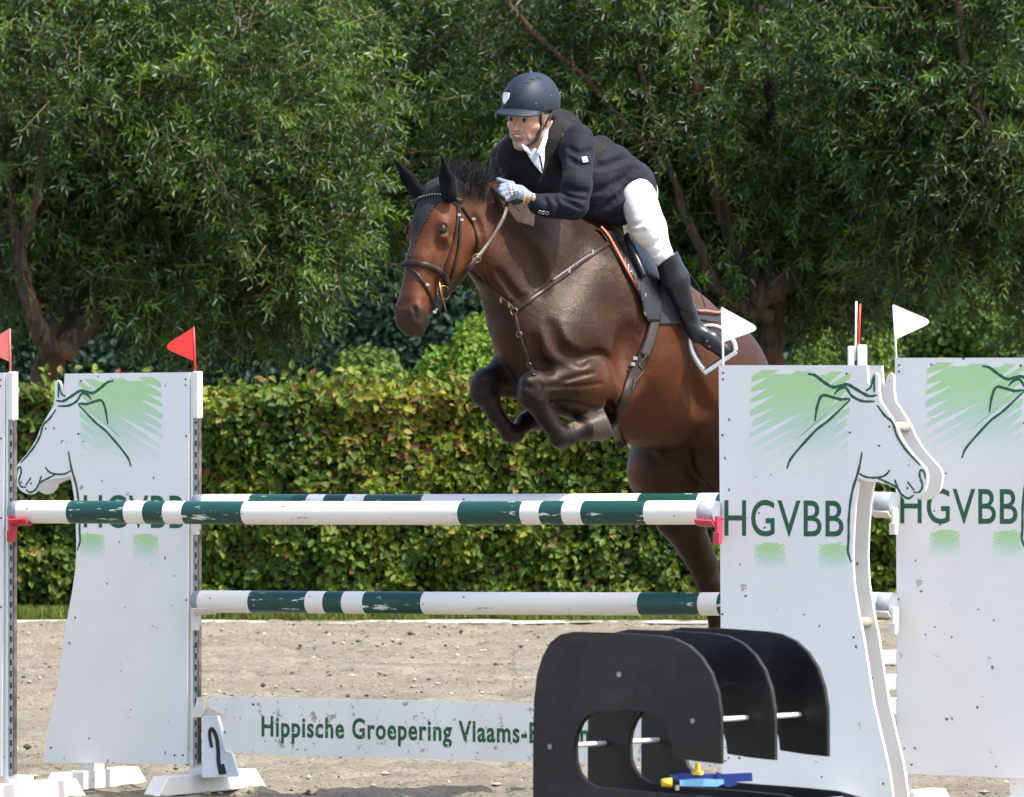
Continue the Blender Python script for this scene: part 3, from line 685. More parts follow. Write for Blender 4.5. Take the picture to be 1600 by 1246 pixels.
cup('faded pink red cup under the right end of the front pole', 1121, 820, 26.1, M['pink_red'], -1)
cup('white cup under the left end of the upper rear pole', 309, 808, 28.5, M['cup_white'], 1, .08)
cup('white cup under the left end of the lower rear pole', 309, 957, 28.5, M['cup_white'], 1)
cup('white cup under the right end of the upper rear pole', 1396, 806, 26.9, M['cup_white'], -1)
cup('white cup under the right end of the lower rear pole', 1396, 962, 26.9, M['cup_white'], -1)
# hanging plank with the writing
def plank():
    D0 = 28.45; px0 = 322; X0 = (px0-800)*D0/F; yw = YAW
    r = root('jump_plank', 'white chipped plank with worn green writing hanging under the poles', 'plank', (X0, D0, 0), yw)
    def q(px, py): return on_plane(px, py, px0, D0, yw)
    # straight plank: trace its left part, run it level to the right wing
    zt, zb = q(330, 1088)[1], q(400, 1179)[1]; L = q(1392, 1100)[0]
    lp = [q(324, 1097), q(329, 1089), q(345, 1088)]
    pts = [(lp[0][0], zt-.025), (lp[1][0], zt-.003), (lp[2][0], zt)]+[(L-.06, zt), (L, zt-.01), (L, zt-.05), (L-.07, zt-.06), (L-.08, zb+.04), (L-.11, zb)]
    pts += [q(378, 1179)[0:1]+(zb,), q(356, 1176)[0:1]+(zb+.012,), q(349, 1166)[0:1]+(zb+.035,), q(348, 1112)[0:1]+(zt-.066,), q(343, 1106)[0:1]+(zt-.052,), q(327, 1104)[0:1]+(zt-.047,)]
    bm = bmesh.new(); plate(bm, pts, 0, .022); bobj('board', bm, M['plank_white'], r)
    a = q(409, 1152); b = q(930, 1122)
    zc = (zt+zb)/2
    text_mesh('lettering', 'Hippische Groepering Vlaams-Brabant', M['letter_worn'], r, a[0], q(934, 1150)[0], zc-.075, zc+.045, -.0008, bold=.022, thick=.0012, tracking=1.12)
    text_mesh('lettering', 't', M['letter_worn'], r, q(1004, 1150)[0], q(1015, 1150)[0], zc-.050, zc+.018, -.0008, bold=.022, thick=.0012, tracking=1.12)
plank()
# bracket carrying the plank
def pcup():
    r = root('plank_cup', 'folded white bracket holding the left end of the plank', 'jump cup', P(318, 1110, 28.35), YAW, None)
    s = 28.35/F
    bm = bmesh.new()
    def poly(pts, y0, y1): plate(bm, [((x-318)*s, -(y-1110)*s) for x, y in pts], y0, y1)
    poly([(306, 1090), (318, 1089), (318, 1105), (303, 1105)], .0, .012)
    poly([(304, 1104.5), (330, 1105), (316, 1121), (299, 1121)], -.016, -.004)
    bobj('bracket', bm, M['cup_white'], r)
    bm = bmesh.new(); v = [bm.verts.new(((x-318)*s, y, -(z-1110)*s)) for x, y, z in ((331, -.012, 1105.5), (348, .03, 1106), (348, .03, 1118), (318, -.012, 1120))]
    f = bm.faces.new(v); rr = bmesh.ops.extrude_face_region(bm, geom=[f]); bmesh.ops.translate(bm, vec=(0, .008, 0), verts=[e for e in rr['geom'] if isinstance(e, bmesh.types.BMVert)])
    bobj('shelf', bm, M['cup_white'], r)
pcup()
# number marker
def marker():
    D = 28.45; s = D/F; r = root('number_marker', 'white tapered jump number marker with a black 2 beside the left wing', 'number marker', P(343, 1214, D), 0)
    m = simple('pale_marker', (.70, .76, .82), .5, var=.05)
    def V(px, py, dy=0): return Vector(((px-343)*s, dy, -(py-1214)*s))
    fr = [(313, 1121), (338, 1120), (346, 1150), (351, 1176), (362, 1178), (373, 1214), (326, 1215), (320, 1180)]
    fr = [(316, 1121), (338, 1120), (352, 1174), (361, 1177), (373, 1214), (316, 1215)]
    bm = bmesh.new(); fv = [bm.verts.new(V(x, y, 0)) for x, y in fr]; bv = [bm.verts.new(V(344+(x-344)*.9, y, .30-(0 if y > 1170 else (1214-y)*s*.25))) for x, y in fr]
    bm.faces.new(fv); bm.faces.new(bv[::-1]); n = len(fr)
    for i in range(n): bm.faces.new((fv[i], bv[i], bv[(i+1) % n], fv[(i+1) % n]))
    bmesh.ops.triangulate(bm, faces=bm.faces[:]); bobj('body', bm, m, r)
    bm = bmesh.new(); pts = [(331, 1168), (328, 1153), (328, 1142), (331, 1139.5), (335, 1144), (339, 1156), (341, 1175), (341.5, 1190), (345, 1209)]
    L = spline(pts, 5); w_ = 3.0
    def yy(py): return -.006+(0 if py > 1170 else (1214-py)*s*.25)
    prev = None
    for i, p in enumerate(L):
        t = L[min(i+1, len(L)-1)]-L[max(i-1, 0)]; t /= np.linalg.norm(t); sd = np.array([-t[1], t[0]])*w_*(1 if i > 12 else .8)
        y = -.004
        a = bm.verts.new(V(*(p+sd), y)); b = bm.verts.new(V(*(p-sd), y))
        if prev: bm.faces.new((prev[0], a, b, prev[1]))
        prev = (a, b)
    v = [bm.verts.new(V(x, y, -.0055)) for x, y in ((343, 1196), (350, 1193), (354, 1209), (343, 1211))]; bm.faces.new(v)
    rr = bmesh.ops.extrude_face_region(bm, geom=bm.faces[:]); bmesh.ops.translate(bm, vec=(0, .002, 0), verts=[e for e in rr['geom'] if isinstance(e, bmesh.types.BMVert)])
    bobj('numeral', bm, simple('black_numeral', (.012, .013, .02), .5), r)
marker()
def bricks():
    # white timber lying on the sand behind the right wings
    for lab, a, b, D, h in (('white painted timber lying on the sand, nearest of three behind the right wings', 1340, 1440, 36.5, .10),
                            ('white painted timber lying on the sand, middle of three behind the right wings', 1350, 1450, 40.0, .10),
                            ('white painted timber lying on the sand, farthest of three behind the right wings', 1340, 1450, 44.5, .10)):
        bm = bmesh.new(); L = (b-a)*D/F+1.2; box(bm, (0, 0, h/2), (L, .14, h)); bevel(bm, .01, 2)
        o = bobj('timber', bm, M['white_wood']); o.location = (P((a+b)/2+60, 0, D).x, D, .0); o.rotation_euler = (0, 0, -.15); tag(o, lab, 'timber', 'timbers lying on the sand')
    bm = bmesh.new(); cyl(bm, (0, -.15, 0), (0, .15, 0), .05, n=20); bevel(bm, .002, 1); o = bobj('pole_stub', bm, M['pole_green']); o.location = P(1394, 1105, 27.3); o.location.z = .23
    o.rotation_euler = (0, 0, .9); tag(o, 'end of a dark green pole lying behind the right wings', 'pole stub')
bricks()

# ------------------------------------------------------------------ black rack in the foreground
def rack():
    D0 = 18.6; px0 = 832; yw = math.radians(-38); X0 = (px0-800)*D0/F
    r = root('board_rack', 'black plastic rack of three curved boards in the foreground', 'rack', (X0, D0, 0), yw)
    def q(px, py): return on_plane(px, py, px0, D0, yw)
    o = [(832, 1246), (832, 1150), (833.5, 1095), (838, 1055), (846, 1028), (858, 1005), (874, 992), (895, 987.5), (960, 989), (1030, 994), (1052, 998), (1075, 1009), (1095, 1028), (1110, 1052), (1120, 1082), (1125, 1115), (1125.5, 1150), (1125.5, 1194), (1088, 1190), (1051, 1184),
         (1049, 1165), (1044, 1145), (1035, 1127), (1022, 1117), (1005, 1112), (960, 1111), (935, 1113), (918, 1119), (908, 1131), (901, 1148), (898, 1168), (899, 1190), (905, 1208), (915, 1221), (930, 1230), (1000, 1237), (1080, 1243), (1140, 1249), (1185, 1262), (1205, 1290)]
    pts = [q(*p) for p in o]
    xr = pts[-1][0]; pts += [(xr+.02, .3), (xr+.02, .003), (xr-.12, .003), (xr-.16, .18), (.16, .18), (.12, .003), (0, .003)]
    d = .262
    for k in range(3):
        bm = bmesh.new(); plate(bm, pts, k*d, k*d+.019); 
        es = [e for e in bm.edges if abs(e.verts[0].co.y-e.verts[1].co.y) < 1e-5 and len(e.link_faces) == 2 and abs(e.link_faces[0].normal.dot(e.link_faces[1].normal)) < .5]
        bm.normal_update()
        es = [e for e in bm.edges if abs(e.verts[0].co.y-e.verts[1].co.y) < 1e-5 and len(e.link_faces) == 2 and abs(e.link_faces[0].normal.dot(e.link_faces[1].normal)) < .5]
        bmesh.ops.bevel(bm, geom=es, offset=.0025, segments=2, affect='EDGES')
        bobj('curved_board', bm, M['black_board'], r)
    for p in ((1083, 1127), (860, 1167), (968, 1054), (1150, 1262)):
        t, z = q(*p)
        if p[1] == 1054: continue
        bm = bmesh.new(); cyl(bm, (t, .0195, z), (t, d-.0005, z), .0075, n=16); bobj('rod', bm, M['rod'], r, smooth=True)
        bm = bmesh.new(); cyl(bm, (t, d+.0195, z), (t, 2*d-.0005, z), .0075, n=16); bobj('rod', bm, M['rod'], r, smooth=True)
    for p in ((1083, 1127), (860, 1167), (968, 1054)):
        t, z = q(*p); bm = bmesh.new(); cyl(bm, (t, -.004, z), (t, -.0002, z), .008, n=12); bobj('bolt', bm, M['galv'], r)
    # quick clamp on the lower arms
    D = 18.25; s = D/F; c = root('hand_clamp', 'blue hand clamp with yellow tips lying on the black rack', 'clamp', P(1100, 1225, D), 0)
    def V(px, py): return ((px-1100)*s, -(py-1225)*s)
    def slab(name, pts, y0, y1, mat, bv=.003):
        bm = bmesh.new(); plate(bm, [V(*p) for p in pts], y0, y1)
        bmesh.ops.bevel(bm, geom=bm.edges[:], offset=bv, segments=2, affect='EDGES') if 0 else None
        return bobj(name, bm, mat, c)
    slab('bar', [(1045, 1212), (1065, 1209), (1130, 1210), (1175, 1208), (1176, 1221), (1130, 1223), (1060, 1222)], .0, .022, M['blue_plastic'])
    slab('jaw', [(1118, 1206), (1140, 1213), (1152, 1226), (1138, 1230), (1122, 1222)], -.012, -.0005, M['blue_plastic'])
    slab('handle', [(1062, 1219), (1082, 1217), (1130, 1218), (1131, 1224), (1120, 1229), (1062, 1228)], -.016, -.0015, M['sky_plastic'])
    bm = bmesh.new(); x, z = V(1041, 1223); cyl(bm, (x-.014, -.006, z), (x+.016, -.004, z), .011, .014, n=14); bobj('tip', bm, M['yellow_plastic'], c, smooth=True)
    bm = bmesh.new(); x, z = V(1090, 1193); x2, z2 = V(1090, 1206); cyl(bm, (x, .01, z), (x, .01, z2), .007, .009, n=12); cyl(bm, (x, .01, z2), (x, .01, V(1090, 1211)[1]), .017, .019, n=14); bobj('knob', bm, M['yellow_plastic'], c)
    bm = bmesh.new(); x, z = V(1058, 1229); cyl(bm, (x, -.013, z+.004), (x, -.013, z-.010), .006, n=10); bobj('screw', bm, M['steel'], c)
rack()
print('fence', round(time.time()-T0, 1))
# ------------------------------------------------------------------ implicit surfaces (horse, rider)
class Vol:
    def __init__(self, lo, hi, res):
        self.lo = np.array(lo, float); self.res = res; self.n = np.ceil((np.array(hi)-self.lo)/res).astype(int)+1
        self.f = np.full(self.n, .25, np.float32)
    def sl(self, lo, hi):
        a = np.clip(np.floor((lo-self.lo)/self.res).astype(int), 0, self.n-1); b = np.clip(np.ceil((hi-self.lo)/self.res).astype(int)+1, 1, self.n)
        g = [self.lo[i]+np.arange(a[i], b[i])*self.res for i in range(3)]
        return (slice(a[0], b[0]), slice(a[1], b[1]), slice(a[2], b[2])), g
    def cone(self, a, b, ra, rb, k=.03, squash=1.0, lat=None, sub=False, mode=None):
        """tapered capsule; squash < 1 makes it thin along the axis lat"""
        a = np.array(a, float); b = np.array(b, float); m = max(ra, rb)+k+.03
        lo = np.minimum(a, b)-m; hi = np.maximum(a, b)+m
        S, g = self.sl(lo, hi)
        if any(s.stop <= s.start for s in S): return
        X, Y, Z = np.meshgrid(*g, indexing='ij', sparse=True)
        px, py, pz = X-a[0], Y-a[1], Z-a[2]; d = b-a
        if lat is not None and squash != 1.0:
            l = np.array(lat)/np.linalg.norm(lat); e = (px*l[0]+py*l[1]+pz*l[2])*(1/squash-1)
            px, py, pz = px+e*l[0], py+e*l[1], pz+e*l[2]; d = d+l*(d@l)*(1/squash-1)
        L = d@d
        h = np.clip((px*d[0]+py*d[1]+pz*d[2])/L, 0, 1) if L > 1e-10 else 0
        qx, qy, qz = px-h*d[0], py-h*d[1], pz-h*d[2]
        f = np.sqrt(qx*qx+qy*qy+qz*qz)-(ra+(rb-ra)*h)
        if lat is not None and squash != 1.0: f = f*(.5+.5*squash)
        cur = self.f[S]
        if sub:
            f = -f; h = np.maximum(k-np.abs(cur-f), 0)/k; self.f[S] = np.maximum(cur, f)+h*h*k*.25
        else:
            h = np.maximum(k-np.abs(cur-f), 0)/k; self.f[S] = np.minimum(cur, f)-h*h*k*.25
    def sph(self, c, r, k=.03, squash=1.0, lat=None, sub=False): self.cone(c, c, r, r, k, squash, lat, sub)
    def cut(self, point, normal):
        S, g = self.sl(self.lo, self.lo+self.n*self.res); X, Y, Z = np.meshgrid(*g, indexing='ij', sparse=True)
        n = np.array(normal, float); n /= np.linalg.norm(n)
        self.f = np.maximum(self.f, ((X-point[0])*n[0]+(Y-point[1])*n[1]+(Z-point[2])*n[2]).astype(np.float32))
    def mesh(self, relax=1):
        f = self.f; neg = f < 0
        c = np.zeros(np.array(f.shape)-1, np.int8)
        for i in (0, 1):
            for j in (0, 1):
                for k in (0, 1): c += neg[i:f.shape[0]-1+i, j:f.shape[1]-1+j, k:f.shape[2]-1+k]
        act = np.argwhere((c > 0) & (c < 8)); idx = np.full(c.shape, -1, np.int32); idx[tuple(act.T)] = np.arange(len(act))
        off = np.array([(i, j, k) for i in (0, 1) for j in (0, 1) for k in (0, 1)])
        vals = np.stack([f[tuple((act+o).T)] for o in off], 1)
        s = np.zeros((len(act), 3)); n = np.zeros(len(act))
        for p in range(8):
            for q in range(p+1, 8):
                if np.abs(off[p]-off[q]).sum() != 1: continue
                a, b = vals[:, p], vals[:, q]; m = (a < 0) != (b < 0)
                t = np.where(m, a/np.where(m, a-b, 1), 0)[:, None]
                s += np.where(m[:, None], off[p]+t*(off[q]-off[p]), 0); n += m
        V = (act+s/n[:, None])*self.res+self.lo; Q = []
        for ax in range(3):
            sh = list(f.shape); A = [slice(None)]*3; B = [slice(None)]*3; A[ax] = slice(0, -1); B[ax] = slice(1, None)
            cr = np.argwhere(neg[tuple(A)] != neg[tuple(B)]); o1, o2 = [(1, 2), (2, 0), (0, 1)][ax]
            cr = cr[(cr[:, o1] > 0) & (cr[:, o2] > 0) & (cr[:, o1] < f.shape[o1]-1) & (cr[:, o2] < f.shape[o2]-1)]
            e1 = np.zeros(3, int); e1[o1] = 1; e2 = np.zeros(3, int); e2[o2] = 1
            q = np.stack([idx[tuple((cr-e1-e2).T)], idx[tuple((cr-e2).T)], idx[tuple(cr.T)], idx[tuple((cr-e1).T)]], 1)
            fl = neg[tuple(cr.T)]; q[~fl] = q[~fl][:, ::-1]; Q.append(q)
        Q = np.vstack(Q); Q = Q[(Q >= 0).all(1)]
        for _ in range(relax):
            acc = np.zeros_like(V); cn = np.zeros(len(V))
            for i in range(4):
                a, b = Q[:, i], Q[:, (i+1) % 4]
                for ax in range(3): acc[:, ax] += np.bincount(a, V[b, ax], len(V))+np.bincount(b, V[a, ax], len(V))
                cn += np.bincount(a, minlength=len(V))+np.bincount(b, minlength=len(V))
            V = V*.5+.5*acc/np.maximum(cn, 1)[:, None]
        return V, Q
def tri_bvh(*VQ):
    Vs, Qs, o = [], [], 0
    for V, Q in VQ: Vs.append(V); Qs.append(Q+o); o += len(V)
    return BVHTree.FromPolygons([tuple(v) for v in np.vstack(Vs)], [tuple(int(i) for i in q) for q in np.vstack(Qs)])
CAM = Vector((0, 0, CH))
def cast(bvh, px, py):
    d = (P(px, py, 10)-CAM).normalized(); h = bvh.ray_cast(CAM, d, 60)
    if h[0] is None: return None, None
    n = h[1]
    if n.dot(d) > 0: n = -n
    return h[0], n
def px_of(V):
    return 800+V[:, 0]*F/V[:, 1], HZ-(V[:, 2]-CH)*F/V[:, 1]
def inside(px, py, poly):
    r = np.zeros(len(px), bool); n = len(poly)
    for i in range(n):
        x1, y1 = poly[i]; x2, y2 = poly[(i+1) % n]
        c = (y1 > py) != (y2 > py); r ^= c & (px < (x2-x1)*(py-y1)/(y2-y1+1e-12)+x1)
    return r
def strap(bvh, pts, w, off=.004, th=.004, n=7, D=None, smooth=3):
    """leather strap laid over the surface under the pixel polyline; D: depth used where nothing lies under it"""
    p = spline(pts, n); pos = []; nor = []
    for a in p:
        h, nn = cast(bvh, a[0], a[1]); pos.append(h); nor.append(nn)
    good = [i for i, h in enumerate(pos) if h is not None]
    for i in range(len(pos)):
        if pos[i] is None:
            if D is not None or not good: dd = D
            else: j = min(good, key=lambda g: abs(g-i)); dd = pos[j].y
            pos[i] = P(p[i][0], p[i][1], dd); nor[i] = Vector((0, -1, .1)).normalized()
    A = np.array([list(a) for a in pos]); Nn = np.array([list(a) for a in nor])
    for _ in range(smooth):
        A[1:-1] = (A[:-2]+2*A[1:-1]+A[2:])/4; Nn[1:-1] = unit(Nn[:-2]+2*Nn[1:-1]+Nn[2:])
    return ribbon3(A+Nn*off, Nn, w, th)
def ribbon3(A, Nn, w, th):
    m = len(A); ww = w if hasattr(w, '__len__') else [w]*m
    if len(ww) != m: ww = np.interp(np.linspace(0, 1, m), np.linspace(0, 1, len(ww)), ww)
    bm = bmesh.new(); prev = None
    for i in range(m):
        t = unit(A[min(i+1, m-1)]-A[max(i-1, 0)]); s = unit(np.cross(t, Nn[i])); u = np.cross(s, t)
        W = ww[i]/2; c = [A[i]+s*W-u*th, A[i]+s*W, A[i]+s*W*.7+u*th*.8, A[i]-s*W*.7+u*th*.8, A[i]-s*W, A[i]-s*W-u*th]
        r = [bm.verts.new(x) for x in c]
        if prev:
            for j in range(6): bm.faces.new((prev[j], prev[(j+1) % 6], r[(j+1) % 6], r[j]))
        else: bm.faces.new(r[::-1])
        prev = r
    bm.faces.new(prev); return bm
def patch(bvh, poly, off=.006, th=.01, step=5, smooth=6):
    """sheet lying on the surface inside the pixel polygon"""
    xs = np.array([p[0] for p in poly]); ys = np.array([p[1] for p in poly])
    gx = np.arange(xs.min()-step, xs.max()+2*step, step); gy = np.arange(ys.min()-step, ys.max()+2*step, step)
    Dm = np.full((len(gy), len(gx)), np.nan)
    for j, y in enumerate(gy):
        for i, x in enumerate(gx):
            h, nn = cast(bvh, x, y)
            if h is not None: Dm[j, i] = h.y
    med = np.nanmedian(Dm); ok = ~np.isnan(Dm); 
    for _ in range(60):
        if ok.all(): break
        pad = np.pad(np.where(ok, Dm, 0), 1); po = np.pad(ok, 1).astype(float)
        s = pad[:-2, 1:-1]+pad[2:, 1:-1]+pad[1:-1, :-2]+pad[1:-1, 2:]; c = po[:-2, 1:-1]+po[2:, 1:-1]+po[1:-1, :-2]+po[1:-1, 2:]
        new = (~ok) & (c > 0); Dm[new] = s[new]/c[new]; ok |= new
    Dm = np.where(ok, Dm, med)
    for _ in range(smooth):
        p = np.pad(Dm, 1, mode='edge'); Dm = np.minimum((p[:-2, 1:-1]+p[2:, 1:-1]+p[1:-1, :-2]+p[1:-1, 2:])/4, Dm+.004)
    def depth(x, y):
        u = np.clip((x-gx[0])/step, 0, len(gx)-1.001); v = np.clip((y-gy[0])/step, 0, len(gy)-1.001); i, j = int(u), int(v); fu, fv = u-i, v-j
        return (Dm[j, i]*(1-fu)+Dm[j, i+1]*fu)*(1-fv)+(Dm[j+1, i]*(1-fu)+Dm[j+1, i+1]*fu)*fv
    bm = bmesh.new(); vs = [bm.verts.new((x, y, 0)) for x, y in poly]; f = bm.faces.new(vs); f.normal_update()
    for y in gy[1:-1]: bmesh.ops.bisect_plane(bm, geom=bm.verts[:]+bm.edges[:]+bm.faces[:], plane_co=(0, y, 0), plane_no=(0, 1, 0))
    for x in gx[1:-1]: bmesh.ops.bisect_plane(bm, geom=bm.verts[:]+bm.edges[:]+bm.faces[:], plane_co=(x, 0, 0), plane_no=(1, 0, 0))
    for v in bm.verts: x, y = v.co.x, v.co.y; v.co = P(x, y, depth(x, y)-off)
    bm.normal_update()
    r = bmesh.ops.extrude_face_region(bm, geom=bm.faces[:]); bmesh.ops.translate(bm, vec=(0, -th, 0), verts=[e for e in r['geom'] if isinstance(e, bmesh.types.BMVert)])
    for f in bm.faces: f.smooth = True
    return bm

# ------------------------------------------------------------------ horse
PHI = math.radians(40); LAT = np.array([math.sin(PHI), -math.cos(PHI), 0])
def DH(px): return 27.55+(px-780)/364*.85
SC = 27.5/F
def coat():
    m, nt, b = newmat('bay_coat'); a = N(nt, 'Attribute', attribute_name='col')
    n = noise(nt, 9, 5, .6); n2 = noise(nt, 170, 4, .7, sc3=(1, 1, .35)); n3 = noise(nt, 3.5, 3)
    c = mix(nt, ramp(nt, n.outputs[0], [(.35, .0), (.75, .45)]).outputs[0], a.outputs[0], (.03, .014, .008))
    nt.links.new(c, b.inputs['Base Color'])
    r = ramp(nt, n3.outputs[0], [(.35, .38), (.65, .58)]); nt.links.new(r.outputs[0], b.inputs['Roughness'])
    b.inputs['Specular IOR Level'].default_value = .27; b.inputs['Specular Tint'].default_value = (1, .84, .74, 1); b.inputs['Sheen Weight'].default_value = .0; b.inputs['Sheen Roughness'].default_value = .4
    ad = N(nt, 'Math', operation='MULTIPLY_ADD'); nt.links.new(n2.outputs[0], ad.inputs[0]); ad.inputs[1].default_value = .15; nt.links.new(n.outputs[0], ad.inputs[2])
    nv = noise(nt, 5.5, 2, .5, sc3=(1, 1, .8)); m1 = N(nt, 'Math', operation='SUBTRACT'); nt.links.new(nv.outputs[0], m1.inputs[0]); m1.inputs[1].default_value = .5
    m2 = N(nt, 'Math', operation='ABSOLUTE'); nt.links.new(m1.outputs[0], m2.inputs[0]); rv = ramp(nt, m2.outputs[0], [(0, .06), (.035, 0)])
    a2 = N(nt, 'Math', operation='ADD'); nt.links.new(ad.outputs[0], a2.inputs[0]); nt.links.new(rv.outputs[0], a2.inputs[1])
    bumpn(nt, b, a2.outputs[0], .014, .6); return m
M['coat'] = coat()
# head frame: long axis, face normal, lateral (horse's left)
HB = math.radians(50); hh = np.array([-math.cos(HB), -math.sin(HB), 0]); hl = np.array([math.sin(HB), -math.cos(HB), 0])
_c, _s = .338, .941
HA = hh*_c+np.array([0, 0, -_s]); HN = hh*_s+np.array([0, 0, _c]); POLL = np.array(P(673, 289, DH(677)+.0))
def H(a, n, l=0): return POLL+HA*a+HN*n+hl*l
EYES = []; NOS = []; hd_N = unit(np.array([.93, -.1, .32]))
def horse():
    global HV
    v = Vol((-.75, 26.7, .55), (1.55, 29.2, 2.95), .0072)
    def C(x1, y1, d1, r1, x2, y2, d2, r2, k=.04, sq=1.0, lat=LAT):
        v.cone(P(x1, y1, DH(x1)+d1), P(x2, y2, DH(x2)+d2), r1*SC, r2*SC, k, sq, lat)
    # trunk
    C(945, 520, 0, 150, 1030, 570, 0, 132, .06, .70); C(1030, 570, 0, 132, 1115, 600, 0, 102, .06, .74)
    C(925, 420, .02, 62, 990, 450, 0, 62, .10, .55); C(862, 505, -.02, 96, 950, 540, 0, 120, .06, .74)
    C(1030, 515, 0, 46, 1118, 566, .0, 52, .08, .7); C(1112, 598, 0, 84, 1135, 622, .02, 74, .08, .8)
    C(838, 500, -.06, 78, 870, 560, -.04, 70, .05, .95)
    # breast muscles, left and right
    C(822, 520, -.12, 48, 850, 580, -.16, 44, .05); C(812, 520, .14, 46, 820, 575, .16, 42, .05)
    # shoulder blade and triceps (near side)
    C(925, 430, -.16, 34, 868, 540, -.27, 42, .10); C(905, 530, -.22, 52, 945, 600, -.22, 46, .07); C(960, 470, -.10, 60, 985, 560, -.16, 62, .12)
    C(930, 560, .10, 60, 960, 610, .1, 50, .08)
    # neck
    C(722, 338, .0, 42, 775, 375, .0, 66, .05, .62); C(775, 375, 0, 66, 835, 420, 0, 96, .06, .60); C(835, 420, 0, 96, 890, 470, 0, 106, .10, .66)
    C(700, 297, 0, 20, 760, 305, 0, 24, .05, .7); C(760, 308, 0, 24, 850, 352, 0, 30, .07, .7); C(850, 358, 0, 34, 930, 385, 0, 34, .08, .7)
    C(742, 380, -.05, 26, 812, 475, -.11, 28, .05)                                    # neck muscle above the jugular groove
    # near fore leg: forearm, knee, cannon, pastern, hoof
    C(948, 602, -.24, 52, 895, 592, -.28, 42, .035); C(895, 594, -.28, 42, 838, 604, -.30, 25, .03); C(880, 625, -.26, 26, 940, 640, -.22, 34, .04)
    C(833, 605, -.31, 24, 831, 618, -.31, 23, .02); C(832, 618, -.31, 21, 851, 652, -.32, 13.5, .02); C(851, 652, -.32, 13.5, 872, 680, -.33, 14, .015)
    C(876, 682, -.33, 17, 884, 683, -.33, 16, .015); C(884, 683, -.33, 14, 908, 672, -.33, 15, .02)
    C(906, 673, -.33, 15, 915, 670, -.33, 20, .008); C(915, 670, -.33, 20, 937, 664, -.33, 26, .004)
    hd_ = unit(np.array([.93, -.1, .32])); v.cone(np.array(P(948, 658, DH(948)-.33))+hd_*.030, np.array(P(948, 658, DH(948)-.33))+hd_*.030, .082, .082, .003, .42, hd_, True)
    # knee bones, tendon behind the cannon, ergot
    C(825, 598, -.345, 11, 838, 596, -.33, 12, .010); C(822, 612, -.34, 10, 836, 622, -.34, 10, .010)
    C(846, 628, -.31, 9, 872, 664, -.325, 7.5, .008); C(868, 688, -.33, 9, 878, 694, -.33, 8, .012); C(888, 668, -.33, 8, 896, 664, -.33, 8, .01)
    C(920, 575, -.31, 14, 860, 592, -.33, 9, .012); C(930, 612, -.30, 16, 868, 618, -.31, 9, .012)
    C(752, 594, .085, 10, 762, 592, .09, 11, .01); C(768, 630, .14, 8, 792, 660, .17, 7, .008)
    # far fore leg
    C(850, 590, .16, 44, 800, 585, .14, 36, .05); C(800, 586, .14, 34, 762, 598, .12, 23, .03); C(757, 601, .12, 23, 756, 613, .12, 22, .02)
    C(757, 614, .12, 20, 775, 648, .14, 13, .02); C(775, 648, .14, 13, 795, 676, .16, 13, .015); C(797, 677, .16, 15.5, 804, 678, .16, 15, .015); C(805, 677, .16, 13, 820, 662, .20, 15, .02)
    C(820, 660, .2, 15, 834, 655, .22, 20, .01)
    # hind legs: far one forward under the belly, near one behind the wing
    C(1070, 660, .24, 82, 1045, 735, .24, 66, .05); C(1046, 735, .24, 62, 1060, 800, .26, 40, .05); C(1088, 715, .2, 56, 1082, 780, .24, 40, .05); C(1062, 810, .26, 36, 1098, 880, .28, 24, .04)
    C(1098, 880, .28, 22, 1108, 912, .28, 20, .02); C(1108, 912, .28, 17, 1122, 985, .30, 13, .02); C(1122, 985, .30, 15, 1124, 995, .30, 15, .02); C(1124, 995, .3, 12, 1140, 1025, .3, 15, .02); C(1140, 1025, .3, 15, 1146, 1043, .3, 20, .01)
    C(1135, 640, -.16, 68, 1140, 710, -.18, 56, .05); C(1140, 710, -.18, 54, 1165, 790, -.2, 34, .05); C(1165, 790, -.2, 33, 1205, 860, -.2, 22, .04); C(1205, 860, -.2, 20, 1225, 940, -.2, 13, .02); C(1225, 940, -.2, 13, 1242, 975, -.2, 20, .02)
    C(1055, 690, .05, 30, 1105, 700, .06, 34, .05, .8)                                # sheath
    # head
    def K(a1, n1, l1, r1, a2, n2, l2, r2, k=.02, sq=1.0, lat=hl, sub=False): wf = 1.20 if a1 < .45 else 1.08; v.cone(H(a1, n1, l1*wf), H(a2, n2, l2*wf), r1, r2, k, sq*(wf if sq != 1.0 and not sub else 1), lat, sub)
    K(.03, -.085, 0, .085, .14, -.095, 0, .092, .03, .88); K(.14, -.09, 0, .09, .30, -.085, 0, .080, .03, .9)
    K(.30, -.085, 0, .078, .47, -.078, 0, .056, .03, .85); K(.47, -.078, 0, .056, .57, -.075, 0, .058, .025, .95)
    for sgn in (1, -1):
        K(.185, -.175, sgn*.050, .095, .27, -.175, sgn*.046, .088, .03, .45); K(.10, -.17, sgn*.045, .055, .2, -.2, sgn*.045, .06, .03, .6)
        K(.17, -.045, sgn*.072, .026, .215, -.052, sgn*.076, .024, .02)       # brow
        K(.235, -.085, sgn*.078, .020, .36, -.10, sgn*.062, .016, .02)         # facial crest
        K(.30, -.19, sgn*.035, .045, .50, -.135, sgn*.022, .024, .03, .7)
        K(.33, -.03, sgn*.020, .030, .50, -.030, sgn*.016, .024, .03)          # nasal bone
        K(.555, -.050, sgn*.036, .032, .60, -.065, sgn*.036, .030, .02)        # nostril flare
        K(.50, -.045, sgn*.038, .018, .56, -.035, sgn*.040, .022, .02)
    K(.56, -.075, 0, .058, .615, -.085, 0, .042, .02, 1.05); K(.57, -.13, 0, .034, .618, -.125, 0, .030, .016, 1.15); K(.5, -.14, 0, .03, .57, -.135, 0, .032, .02)
